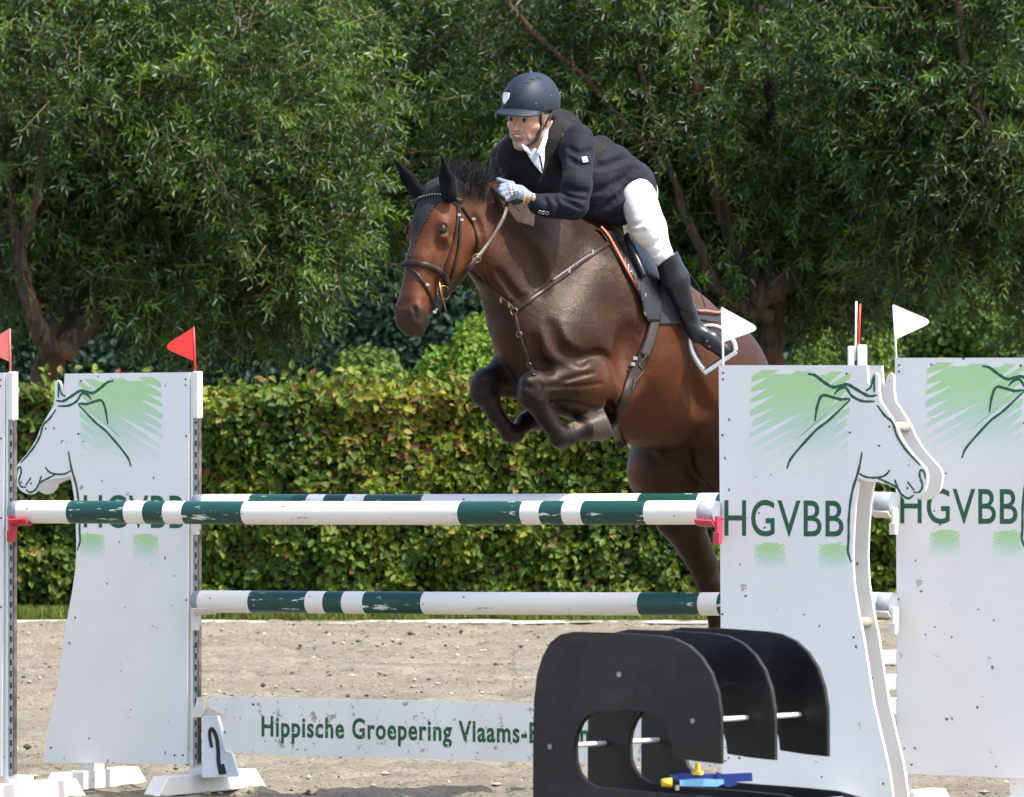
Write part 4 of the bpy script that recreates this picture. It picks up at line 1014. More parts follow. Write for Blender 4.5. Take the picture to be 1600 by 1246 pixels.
    for sgn in (1, -1):
        K(.28, -.055, sgn*.085, .022, .42, -.062, sgn*.075, .016, .03, 1, hl, True)        # hollow above the crest
        K(.60, -.110, sgn*.06, .004, .57, -.112, sgn*.062, .004, .006, 1, hl, True)        # lips
    # folds: elbow, behind the shoulder, jugular groove
    def G(x1, y1, x2, y2, r, D=None, k=.02, dd=0):
        v.cone(P(x1, y1, D1(x1, y1)+dd), P(x2, y2, D1(x2, y2)+dd), r, r, k, sub=True)
    V, Q = v.mesh(1)
    # carve folds on the found surface, then mesh again
    b0 = tri_bvh((V, Q))
    def groove(pts, r, depth, k=.02):
        pp = spline(pts, 4); q = []
        for a in pp:
            h, n = cast(b0, *a)
            if h is not None: q.append(np.array(h)+np.array(n)*(r-depth))
        for a, b in zip(q[:-1], q[1:]):
            if np.linalg.norm(a-b) < .15: v.cone(a, b, r, r, k, sub=True)
    groove([(905, 563), (935, 553), (955, 565), (962, 600), (950, 635)], .012, .008, .022)
    groove([(812, 470), (800, 455), (778, 425)], .014, .007, .02); groove([(790, 478), (805, 472), (822, 462)], .008, .005, .012)
    groove([(858, 580), (840, 560), (835, 530)], .014, .008, .03); groove([(860, 510), (875, 545), (905, 560)], .018, .007, .04)
    groove([(880, 600), (850, 606)], .006, .004, .012); groove([(900, 618), (862, 616)], .006, .004, .012)
    groove([(985, 600), (975, 560), (985, 520)], .03, .005, .06)
    groove([(742, 340), (752, 372), (742, 400)], .014, .010, .02)
    groove([(878, 596), (905, 588), (930, 582)], .008, .006, .010); groove([(862, 606), (905, 604), (940, 600)], .007, .005, .010); groove([(862, 626), (900, 632), (930, 640)], .008, .005, .012)
    groove([(842, 596), (848, 610), (845, 622)], .006, .004, .010); groove([(1100, 640), (1080, 600)], .04, .01, .05); groove([(790, 360), (830, 400), (845, 450)], .03, .006, .05)
    for sgn in (1, -1):                                                              # eye sockets and nostrils
        for (pa, pn, pl), rr, dp, lst in (((.198, -.070, .0), .021, .013, EYES), ((.572, -.044, .0), .021, .023, NOS)):
            h, n = cast(b0, *((693, 358) if lst is EYES else (648, 489)))
            h = np.array(h); n = unit(np.array(n)+hl*.15)
            if sgn < 0: h = h-hl*2*((h-POLL)@hl); n = n-hl*2*(n@hl)
            lst.append((h, n))
            if lst is EYES: v.cone(h-HA*.006+n*(rr-dp), h+HA*.010+n*(rr-dp)-HN*.004, rr, rr*.9, .010, sub=True)
            else: v.cone(h-HA*.016+n*(rr-dp)+HN*.006, h+HA*.010+n*(rr-dp), rr*.70, rr*.55, .006, sub=True); v.cone(h+HA*.010+n*.002, h+HA*.022-HN*.016+n*.000, .009, .006, .006, sub=True)
    V, Q = v.mesh(1)
    # coat colours: bay with black points, dark wet shoulders
    x, y = px_of(V); rel = V-POLL; ha = rel@HA; hn = rel@HN; hlv = rel@hl
    bay = np.array([.080, .0235, .0072]); brown = np.array([.027, .0092, .0040]); dark = np.array([.013, .0058, .0036]); blk = np.array([.0055, .0048, .0048])
    def sm(v_, a, b): t = np.clip((v_-a)/(b-a), 0, 1); return (t*t*(3-2*t))[:, None]
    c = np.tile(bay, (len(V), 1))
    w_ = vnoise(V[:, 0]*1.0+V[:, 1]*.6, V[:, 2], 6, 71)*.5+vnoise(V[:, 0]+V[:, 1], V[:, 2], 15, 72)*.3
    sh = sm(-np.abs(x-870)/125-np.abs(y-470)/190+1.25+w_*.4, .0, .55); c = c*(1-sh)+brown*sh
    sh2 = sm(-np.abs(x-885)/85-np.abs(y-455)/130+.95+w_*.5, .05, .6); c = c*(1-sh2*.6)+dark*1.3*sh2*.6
    crest = sm(-(y-(300+(x-740)*.33))+50+w_*16, 0, 30)*(x > 715)[:, None]*sm(-x, -1150, -1000); c = c*(1-crest*.8)+dark*crest*.8  # dark mane crest, widened to paint in shade below hand and sleeve
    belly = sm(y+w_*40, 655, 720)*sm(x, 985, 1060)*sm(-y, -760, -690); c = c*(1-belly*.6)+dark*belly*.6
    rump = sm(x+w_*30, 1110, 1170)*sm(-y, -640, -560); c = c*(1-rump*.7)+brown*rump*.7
    # legs black from above the knee down
    D_ = V[:, 1]-(27.55+(x-780)/364*.85)
    legn = sm(-x+w_*30, -925, -868)*sm(y, 545, 575)*(x < 960)[:, None]; c = c*(1-legn)+brown*.55*legn
    kn = np.maximum(sm(-x+w_*16, -872, -838)*sm(y, 575, 592), sm(y+w_*8, 634, 655)*(x < 975)[:, None]*(1-sm(x-(y-640)*2.2, 935, 965)))*((x < 965) & (y < 720))[:, None]; kn *= (x > 800)[:, None]
    farl = ((x < 850) & (y > 560) & (D_ > .02))[:, None]*np.maximum(sm(-x+w_*10, -792, -768), sm(y, 622, 640)); c = c*(1-farl)+blk*1.1*farl
    c = c*(1-kn)+blk*1.15*kn
    hind = sm(y+w_*30+(x-1010)*.0, 765, 850); c = c*(1-hind)+blk*1.6*hind
    th = sm(x+w_*26-(y-700)*.28, 990, 1030)*sm(y, 690, 705); c = c*(1-th*.8)+dark*.7*th*.8  # shade painted on the inner thigh, front edge left bay as if lit
    # head: grey-black muzzle, dark nose bridge
    hd = ((ha < .68) & (ha > -.02) & (hn > -.33) & (np.abs(hlv) < .14) & (x < 760))
    hb = hd[:, None]*1.0; c = c*(1-hb*.25)+np.array([.155, .050, .018])*hb*.35
    mz = sm(ha+w_*.03-hn*.25, .525, .60)*hb; c = c*(1-mz*.9)+np.array([.024, .017, .016])*mz*.9
    br = sm(-np.abs(hlv), -.05, -.015)*sm(hn, -.06, -.03)*hb*sm(ha, .25, .36)*.55*(1-mz); c = c*(1-br)+np.array([.07, .032, .02])*br
    ey = sum(np.exp(-(np.linalg.norm(V-h_, axis=1)/.030)**2) for h_, _ in EYES)[:, None]; c = c*(1-ey*.8)+np.array([.03, .016, .012])*ey*.8
    ns = sum(np.exp(-(np.linalg.norm(V-h_, axis=1)/.022)**2) for h_, _ in NOS)[:, None]; c = c*(1-ns*.85)+np.array([.012, .009, .009])*ns*.85
    hp = np.array(P(934, 665, DH(934)-.33)); ht = (x-914)*.95-(y-668)*.30; hoof = sm(ht+w_*3, 3, 7)*(np.linalg.norm(V-hp, axis=1) < 33*SC)[:, None]*1.0; c = c*(1-hoof)+(np.array([.075, .066, .058])*(.6+.8*w_[:, None]))*hoof
    r = root('horse', 'bay horse jumping over the poles with both forelegs tucked', 'horse', P(960, 690, DH(960)))
    o = np.array(r.location)
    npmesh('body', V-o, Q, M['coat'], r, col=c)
    HV = (V, Q, x, y, ha, hn, hlv, hd, o, r)
    # eyes
    em = newmat('horse_eye'); em[2].inputs['Base Color'].default_value = (.012, .007, .005, 1); em[2].inputs['Roughness'].default_value = .06
    for sgn in (1, -1):
        bm = bmesh.new(); bmesh.ops.create_uvsphere(bm, u_segments=24, v_segments=16, radius=.0225); eh, en_ = EYES[0 if sgn > 0 else 1]
        R3 = Matrix((tuple(HA), tuple(HN), tuple(hl))).transposed(); 
        for vv in bm.verts: vv.co = R3 @ Vector((vv.co.x*1.05, vv.co.y*.82, vv.co.z*.8))+Vector(eh-en_*.0185-o)
        bobj('eye', bm, em[0], r, smooth=True)
        bm = bmesh.new(); ec = eh-en_*.0185; pts = [ec+unit(HA*math.cos(t)*1.02+HN*(.42*math.sin(t))+en_*(.62+.3*math.sin(t)))*.0235-o for t in np.linspace(.15, math.pi-.15, 12)]
        tube(bm, pts, [.002+.0035*math.sin(math.pi*i/11) for i in range(12)], 8); bobj('eyelid', bm, simple('dark_lid', (.03, .016, .012), .5), r, smooth=True)
    # shoe on the near fore hoof
    c0 = np.array(P(938.5, 663.5, DH(938)-.33)); e1 = unit(np.cross(hd_N, [0, 0, 1.])); e2 = np.cross(hd_N, e1)
    bm = bmesh.new(); tube(bm, [c0+(e1*math.cos(t)+e2*math.sin(t))*24.5*SC-o for t in np.linspace(-2.4, 2.4, 20)+math.pi/2], .0042, 8); bobj('horseshoe', bm, M['galv'], r, smooth=True)
    # ears inside the bonnet are covered; forelock and mane
    hair = simple('black_hair', (.010, .009, .012), .65, spec=.25, var=.3)
    def strands(name, starts, ends_f, n, w, seed, bend=.03):
        R = np.random.default_rng(seed); Vs = []; Qs = []; k = 0
        for _ in range(n):
            t = R.random(); a = starts(t, R); b = ends_f(t, a, R); m_ = (a+b)/2+R.normal(size=3)*bend
            p = spline([a, m_, b], 4); s = unit(np.cross(b-a, np.array([.2, 1., .1])+R.normal(size=3)*.3))
            for i, q in enumerate(p):
                ww = w*(1-.8*i/(len(p)-1)); Vs += [q+s*ww, q-s*ww]
                if i: Qs.append((k-2, k-1, k+1, k))
                k += 2
        return npmesh(name, np.array(Vs)-o, np.array(Qs), hair, r)
    strands('mane', lambda t, R: np.array(P(702+60*t, 279+t*9+R.normal()*3, DH(730)-.02+R.normal()*.03)),
            lambda t, a, R: np.array(P(696+70*t+R.normal()*10+8, 240+R.random()*26+t*14, DH(730)+R.normal()*.06)), 700, .0007, 5, .018)
    def crestline(t): return np.interp(t, [0, .25, .5, .75, 1], [712, 762, 812, 870, 935]), np.interp(t, [0, .25, .5, .75, 1], [279, 289, 325, 349, 362])
    def st(t, R): x_, y_ = crestline(t); return np.array(P(x_, y_-1+R.normal()*1.5, DH(x_)-.015+R.normal()*.012))
    def en(t, a, R): x_, y_ = crestline(t); return np.array(P(x_-6+R.normal()*8, y_+12+R.random()*16, DH(x_)-.11-R.random()*.02)) if R.random() < .6 else np.array(P(x_+14+R.normal()*5, y_-3+R.normal()*4, DH(x_)+R.normal()*.03))
    strands('mane', st, en, 2600, .0014, 6, .008)
    # tail streaming behind the wing
    strands('tail', lambda t, R: np.array(P(1172+R.normal()*4, 600+R.normal()*4, DH(1175)+R.normal()*.02)),
            lambda t, a, R: np.array(P(1225+R.normal()*14, 760+R.random()*110, DH(1230)+R.normal()*.06)), 500, .0025, 7, .03)
    return tri_bvh((V, Q))
BH = horse()
print('horse', round(time.time()-T0, 1), len(HV[0]))
#@@T0
# ------------------------------------------------------------------ tack
M['leather'] = simple('brown_leather', (.026, .015, .011), .42, spec=.3, var=.35, scale=40)
M['leather_pale'] = simple('worn_leather', (.075, .052, .037), .5, var=.3, scale=60)
M['black_leather'] = simple('black_leather', (.010, .010, .012), .32, var=.2, scale=30)
M['black_cloth'] = simple('black_cloth', (.010, .011, .014), .85, var=.25, scale=80, bump=.002, sheen=.2)
M['ear_cloth'] = simple('ear_cloth', (.005, .0055, .007), .9, spec=.15, var=.3, scale=80, bump=.002)
M['piping'] = simple('orange_piping', (.75, .16, .07), .5, var=.05)
def knit():
    m, nt, b = newmat('crocheted_black'); tc = N(nt, 'TexCoord'); v = N(nt, 'TexVoronoi'); v.inputs['Scale'].default_value = 125; v.inputs['Randomness'].default_value = .25
    nt.links.new(tc.outputs['Object'], v.inputs['Vector']); r = ramp(nt, v.outputs['Distance'], [(.2, (.003, .004, .006)), (.55, (.014, .017, .024))]); nt.links.new(r.outputs[0], b.inputs['Base Color'])
    b.inputs['Roughness'].default_value = .8; bumpn(nt, b, v.outputs['Distance'], .006, .8); return m
M['knit'] = knit()
def ring(name, px, py, D, r_px, w_px, mat, parent, o, nrm=(0, -1, .1), sx=1.0):
    s = D/F; c = np.array(P(px, py, D)); n = unit(np.array(nrm, float)); a = unit(np.cross(n, [0, 0, 1.])); b = np.cross(n, a)
    pts = [c+a*math.cos(t)*r_px*s*sx+b*math.sin(t)*r_px*s-o for t in np.linspace(0, 2*math.pi, 25)]
    bm = bmesh.new(); tube(bm, pts, w_px*s/2, 8); return bobj(name, bm, mat, parent, smooth=True)
def place(bm, o): bmesh.ops.translate(bm, vec=tuple(-np.array(o)), verts=bm.verts); return bm
def troot(name, label, cat, px, py, D): r = root(name, label, cat, P(px, py, D)); return r, np.array(r.location)
def tack():
    V, Q, x, y, ha, hn, hlv, hd, ho, hr = HV
    # ---- ear bonnet: shell lifted off the head
    r, o = troot('ear_bonnet', 'black crocheted ear bonnet with a pointed front on the horse head', 'ear bonnet', 677, 300, DH(677))
    bp = [(600, 330), (606, 296), (640, 262), (694, 252), (712, 272), (717, 300), (723, 330), (717, 328), (706, 318), (696, 314), (686, 319), (674, 332), (667, 347), (661, 357), (651, 378), (641, 405), (624, 404), (618, 372)]
    sel = (ha < .36) & (hn > -.33) & (np.abs(hlv) < .15) & (V[:, 1] < DH(677)+.25) & inside(x, y, bp) & (hn > -.17-.05*(ha < .06)) & (ha > -.10) & (ha < .36) & ((hlv > -.03) | (ha < .11) | (hlv > -.03-(.30-ha)*.22))
    vs = np.zeros(len(V)); 
    n = np.zeros_like(V); a, b_, c_ = V[Q[:, 0]], V[Q[:, 1]], V[Q[:, 2]]; fn = np.cross(b_-a, c_-a)
    for i in range(4):
        for ax in range(3): n[:, ax] += np.bincount(Q[:, i], fn[:, ax], len(V))
    n = unit(n); cen = V[sel].mean(0)
    if ((V[sel]-cen)*n[sel]).sum() < 0: n = -n
    fs = sel[Q].all(1); q = Q[fs]; used = np.unique(q); mp = np.full(len(V), -1); mp[used] = np.arange(len(used))
    W = V[used]+n[used]*.0045
    sh = npmesh('hood', W-o, mp[q], M['knit'], r); md = sh.modifiers.new('s', 'SOLIDIFY'); md.thickness = .004; md.offset = -1
    def ear(base, mid, tip, dD, face, label):
        v = Vol(np.minimum.reduce([np.array(P(*p, DH(680)+dD)) for p in (base, mid, tip)])-.09, np.maximum.reduce([np.array(P(*p, DH(680)+dD)) for p in (base, mid, tip)])+.09, .004)
        A, B, Cc = (np.array(P(*p, DH(680)+dD)) for p in (base, mid, tip)); f = unit(np.array(face, float))
        v.cone(A, B, .038, .037, .02, .66, f); v.cone(B, Cc, .034, .004, .012, .62, f)
        v.cone(A+f*.030+(B-A)*.55, B+f*.026, .017, .022, .012, sub=True); v.cone(B+f*.026, B*.3+Cc*.7+f*.012, .022, .006, .012, sub=True)
        VV, QQ = v.mesh(1); return npmesh('ear_cover', VV-o, QQ, M['ear_cloth'], r)
    ear((652, 300), (637, 279), (614, 247), .05, (-.75, -.62, -.25), ''); ear((702, 304), (698, 279), (690, 242), -.06, (-.55, -.80, -.1), '')
    bm = bmesh.new(); h, nn = cast(BH, 634.5, 398); h = h or P(634.5, 398, 27.3)
    bmesh.ops.create_uvsphere(bm, u_segments=10, v_segments=8, radius=.0035)
    for v_ in bm.verts: v_.co += Vector(h)-Vector(o)+Vector((0, -.006, 0))
    bobj('bead', bm, M['steel'], r, smooth=True)
    # ---- bridle
    r, o = troot('bridle', 'brown leather bridle with a jewelled browband, noseband and flash strap', 'bridle', 690, 420, DH(690))
    L = M['leather']
    def st(name, pts, w, mat=L, off=.006, th=.004, bv=BH, D=None, parent=None): return bobj(name, place(strap(bv, pts, w, off, th, D=D), o), mat, parent or r, smooth=True)
    bb = st('browband', [(640, 315), (648, 314.5), (662, 309), (680, 305), (700, 308), (719, 315)], .014, M['black_leather'], .009)
    p = spline([(641, 315), (649, 314), (663, 309), (681, 305), (700, 307.5), (716, 313)], 5)
    for k_, a in enumerate(p):
        h, nn = cast(BH, *a)
        if h is None: continue
        bm = bmesh.new(); bmesh.ops.create_icosphere(bm, subdivisions=1, radius=.0036)
        for v_ in bm.verts: v_.co += Vector(h)+nn*.0155-Vector(o)
        bobj('stone', bm, M['steel'], bb)
    st('headpiece', [(703, 288), (709, 292), (713.5, 306), (716, 318)], .020, off=.009)
    st('cheekpiece', [(714, 312), (714.5, 337), (711, 367), (705, 389), (697, 412), (693, 424)], .013)
    st('cheekpiece', [(717, 316), (718, 344), (717, 378), (713, 402), (706, 430), (697, 450)], .013)
    st('throatlash', [(719, 322), (729, 335), (737, 348), (743, 366), (746, 384), (744, 398)], .012)
    st('noseband', [(630, 418), (633, 412), (641, 410.5), (652, 412), (676, 418), (690, 427), (697, 438), (699, 450)], .026, off=.007, th=.007)
    st('flash_strap', [(633, 419), (641, 420), (650, 427), (662, 444), (671, 460), (676, 474), (680, 490)], .014)
    for a in ((665, 446), (714, 337), (718, 345), (736, 343), (677, 482), (679, 488)):
        h, nn = cast(BH, *a); h = h or P(*a, DH(670)-.1); nn = nn or Vector((0, -1, 0))
        bm = bmesh.new(); box(bm, Vector(h)+nn*.012-Vector(o), (.016, .006, .012)); bevel(bm, .002, 1); bobj('buckle', bm, M['steel'], r)
    hb, _ = cast(BH, 686, 455); Db = (hb.y if hb else 27.2)-.012
    bit = ring('bit_ring', 693, 458, Db, 11, 1.6, M['brass'], r, o, (.5, -1, 0))
    bm = bmesh.new(); tube(bm, [np.array(P(685.5, 438, Db-.01))-o, np.array(P(689, 458, Db-.012))-o, np.array(P(697.5, 487, Db-.01))-o], [.004, .0055, .0035], 8); bobj('bit_lever', bm, M['brass'], bit, smooth=True)
    bm = bmesh.new(); c = np.array(P(686, 467, Db+.003))-o
    v = [bm.verts.new(c+np.array([math.cos(t)*.017, 0, math.sin(t)*.042])) for t in np.linspace(0, 2*math.pi, 21)[:-1]]; bm.faces.new(v); bm.normal_update()
    e = bmesh.ops.extrude_face_region(bm, geom=bm.faces[:]); bmesh.ops.translate(bm, vec=(0, -.009, 0), verts=[g for g in e['geom'] if isinstance(g, bmesh.types.BMVert)])
    bobj('bit_guard', bm, M['black_leather'], bit)
    # rein: bit - martingale ring - hand
    rp = [(697, 462, Db-.01), (716, 440, Db-.02), (732, 420, DH(735)-.24), (745, 404, DH(745)-.24), (762, 382, DH(762)-.22), (778, 357, DH(778)-.22), (789, 335, DH(790)-.21), (793, 316, 27.42), (795, 305, 27.42)]
    A = spline([np.array(P(*a)) for a in rp], 6); Nn = unit(np.tile(np.array([.35, -.9, .15]), (len(A), 1)))
    bobj('rein', place(ribbon3(A, Nn, [.024, .022, .020, .016, .017, .018, .018], .004), o), M['leather_pale'], r, smooth=True)
    A = spline([np.array(P(a, b, c-.004)) for a, b, c in rp[:4]], 6); bobj('rein', place(ribbon3(A+np.array([0, -.006, .004]), Nn[:len(A)], .019, .004), o), L, r, smooth=True)
    rp = [(632, 462, DH(640)+.02), (650, 500, DH(700)+.2), (720, 470, DH(730)+.25), (775, 330, DH(775)+.22), (786, 296, 27.62)]
    # ---- breastplate and martingale
    r, o = troot('breastplate', 'brown leather breastplate with brass buckles across the horse chest', 'breastplate', 803, 487, DH(803))
    st('shoulder_strap', [(952, 380), (930, 394), (905, 411), (880, 431), (855, 449), (828, 469), (804, 486)], .024, off=.005)
    st('shoulder_strap_overlay', [(897, 415), (880, 427), (862, 440)], .015, M['leather_pale'], .0095)
    st('shoulder_strap', [(733, 421), (748, 437), (775, 460), (792, 475), (804, 487)], .024, off=.005)
    st('chest_strap', [(802, 488), (806, 500), (811, 523), (819, 545), (828, 570), (834, 588)], .019, off=.005)
    st('martingale_fork', [(746, 408), (752, 424), (758, 440), (770, 458)], .013, off=.006)
    ring('martingale_ring', 745, 404, DH(745)-.255, 6.5, 1.7, M['brass'], r, o, (.2, -1, 0)); 
    for a, w_ in (((803, 487), 5.5), ((811, 523), 4.5), ((827, 571), 4)):
        h, nn = cast(BH, *a); 
        if h: ring('ring', a[0], a[1], h.y-.012, w_, 1.6, M['brass'], r, o, tuple(nn))
    for a in ((784, 468), (797, 478), (924, 397), (887, 424)):
        h, nn = cast(BH, *a)
        if h: bm = bmesh.new(); box(bm, Vector(h)+nn*.012-Vector(o), (.010, .006, .024)); bevel(bm, .002, 1); bobj('buckle', bm, M['brass'] if a[0] < 850 else M['steel'], r)
    # ---- saddle pad
    r, o = troot('saddle_pad', 'black saddle pad with orange piping under the saddle', 'saddle pad', 1000, 440, DH(1000)-.2)
    pad = [(931, 357), (940, 364), (952, 381), (974, 421), (996, 457), (1005, 478), (1011, 500), (1030, 507), (1062, 506), (1090, 500), (1112, 503), (1131, 503), (1150, 520), (1150, 500), (1128, 484), (1092, 479), (1060, 455), (1020, 415), (985, 380), (955, 362)]
    bobj('cloth', place(patch(BH, pad, .004, .012), o), M['black_cloth'], r)
    BP = None
    pip = [(935, 359), (941, 365), (952, 381), (974, 421), (996, 457), (1004, 476), (1010, 499)]
    st('piping', pip, .011, M['piping'], .020, .004); st('piping', [(1086, 488.5), (1100, 489), (1115, 492), (1130, 491), (1148, 498)], .011, M['piping'], .020, .004)
    # ---- girth
    r, o = troot('girth', 'wide brown leather stud girth round the horse belly', 'girth', 985, 600, DH(985)-.25)
    st('belly_strap', [(1023, 488), (1017, 520), (1008, 548), (992, 584), (975, 622), (965, 650), (964, 672), (973, 699)], [.054, .056, .060, .062, .05, .036, .034, .05], L, .010, .006)
    st('overlay', [(1021, 496), (1014, 528), (1004, 556)], .046, M['leather_pale'] if 0 else simple('grey_brown_leather', (.050, .036, .031), .55), .018, .004)
    st('lace', [(1006, 556), (995, 572), (1000, 580), (988, 600), (990, 590), (984, 612)], .004, M['leather_pale'], .020, .002)
    h, nn = cast(BH, 985, 572)
    for a in ((992, 562), (988, 572)): 
        h, nn = cast(BH, *a)
        if h: bm = bmesh.new(); box(bm, Vector(h)+nn*.022-Vector(o), (.018, .006, .016)); bevel(bm, .002, 1); bobj('buckle', bm, M['steel'], r)
    # ---- saddle
    r, o = troot('saddle', 'black close contact jumping saddle under the rider', 'saddle', 1010, 420, DH(1010))
    fl = [(958, 372), (968, 368), (984, 371), (1000, 378), (1016, 400), (1030, 426), (1033, 455), (1034, 488), (1031, 503), (1012, 503), (1006, 488), (1001, 462), (990, 436), (976, 410), (966, 392)]
    bobj('flap', place(patch(BH, fl, .024, .012), o), M['black_leather'], r)
    st('knee_roll', [(972, 378), (980, 398), (990, 418), (998, 438)], [.02, .034, .034, .02], M['black_leather'], .040, .014)
    v = Vol(np.array(P(940, 470, DH(1000)-.5)), np.array(P(1100, 340, DH(1000)+.5)), .006)
    def C(x1, y1, d1, r1, x2, y2, d2, r2, k=.03, sq=1.0): v.cone(P(x1, y1, DH(x1)+d1), P(x2, y2, DH(x2)+d2), r1*SC, r2*SC, k, sq, LAT)
    C(978, 386, .0, 15, 1030, 425, 0, 18, .03, 1); C(1030, 425, 0, 18, 1060, 448, 0, 16); C(978, 386, -.05, 10, 985, 400, -.14, 12, .03); C(1055, 436, -.06, 10, 1060, 440, .06, 10)
    VV, QQ = v.mesh(1); npmesh('seat', VV-o, QQ, M['black_leather'], r)
    for q_ in ((983, 387), (1009, 461)):
        h, nn = cast(BH, *q_)
        bm = bmesh.new(); box(bm, Vector(P(q_[0], q_[1], (h.y if h else 27.9)-.06))-Vector(o), (.006, .004, .014)); bobj('stud', bm, M['steel'], r)
    # ---- stirrup with its leather
    Ds = DH(1090)-.42
    s_ = Ds/F; lr = bobj('stirrup_leather', place(ribbon3(spline([np.array(P(1026, 455, Ds+.06)), np.array(P(1050, 480, Ds+.01)), np.array(P(1075, 505, Ds-.01)), np.array(P(1091, 518, Ds-.01))], 6), unit(np.tile(np.array([.3, -.95, .1]), (19, 1))), .026, .005), o), M['black_leather'], r, smooth=True)
    loop = [(1091, 513), (1081, 520), (1078, 534), (1082, 552), (1092, 570), (1103, 583)]; loop2 = [(1091, 513), (1107, 509), (1124, 512), (1138, 523), (1147, 537), (1149, 549)]
    ir = root('stirrup', 'polished aluminium stirrup iron with a black tread round the boot', 'stirrup', P(1100, 545, Ds)); io = np.array(ir.location)
    def lp(pts, dd): return [np.array(P(a, b, Ds-dd*(i/5)*.0))-io for i, (a, b) in enumerate(pts)]
    al = simple('aluminium', (.66, .68, .70), .28, .85, var=.05)
    p = np.vstack([spline(lp(loop2, 0), 6)[::-1], spline(lp(loop, 0), 6)[1:]]); wd = [.026]*3+[.018]*6+[.024]*3
    A = p+io; n_ = len(A); nr = unit(np.array([(A[i]-np.array(P(1112, 545, Ds)))*np.array([1, 0, 1])+np.array([0, -.02, 0]) for i in range(n_)]))
    bobj('iron', place(ribbon3(A, unit(nr*.35+np.array([0, -1, 0])), np.interp(np.linspace(0, 1, n_), np.linspace(0, 1, 12), wd), .010), io), al, ir, smooth=True)
    bm = bmesh.new(); a, b = np.array(P(1101, 583, Ds)), np.array(P(1149, 551, Ds)); u = unit(b-a); up = np.array([-u[2], 0, u[0]]); c = (a+b)/2
    Rm = Matrix((tuple(u), (0, 1, 0), tuple(np.cross(u, [0, 1, 0])))).transposed()
    box(bm, c-io, (np.linalg.norm(b-a)+.01, .05, .020), rot=Rm); bevel(bm, .004, 2); bobj('base', bm, al, ir)
    bm = bmesh.new(); box(bm, c-io+np.array([0, -.001, 0])+np.cross(u, [0, 1, 0])*-.012*(1 if np.cross(u, [0, 1, 0])[2] < 0 else -1), (np.linalg.norm(b-a)-.015, .046, .008), rot=Rm)
    bobj('tread', bm, M['black_leather'], ir)
    return Ds
DS = tack()
print('tack', round(time.time()-T0, 1))

# ------------------------------------------------------------------ rider
def cloth(name, c, fold=.010, rough=.8, sheen=.15, sc=9, spec=.3):
    m, nt, b = newmat(name); n = noise(nt, sc, 3, .5, sc3=(1, 1, 1.6)); n2 = noise(nt, 260, 3)
    r = ramp(nt, n2.outputs[0], [(.3, [x*.85 for x in c]), (.7, [min(1, x*1.12) for x in c])]); nt.links.new(r.outputs[0], b.inputs['Base Color'])
    b.inputs['Roughness'].default_value = rough; b.inputs['Sheen Weight'].default_value = sheen; b.inputs['Specular IOR Level'].default_value = spec
    bumpn(nt, b, n.outputs[0], fold, .8); return m
def crease(v, bvh, lines):
    for pts, r, dp, k in lines:
        q = []
        for a in spline(pts, 4):
            h, n = cast(bvh, *a)
            if h is not None: q.append(np.array(h)+np.array(n)*(r-dp))
        for a, b in zip(q[:-1], q[1:]):
            if np.linalg.norm(a-b) < .08: v.cone(a, b, r, r, k, sub=True)
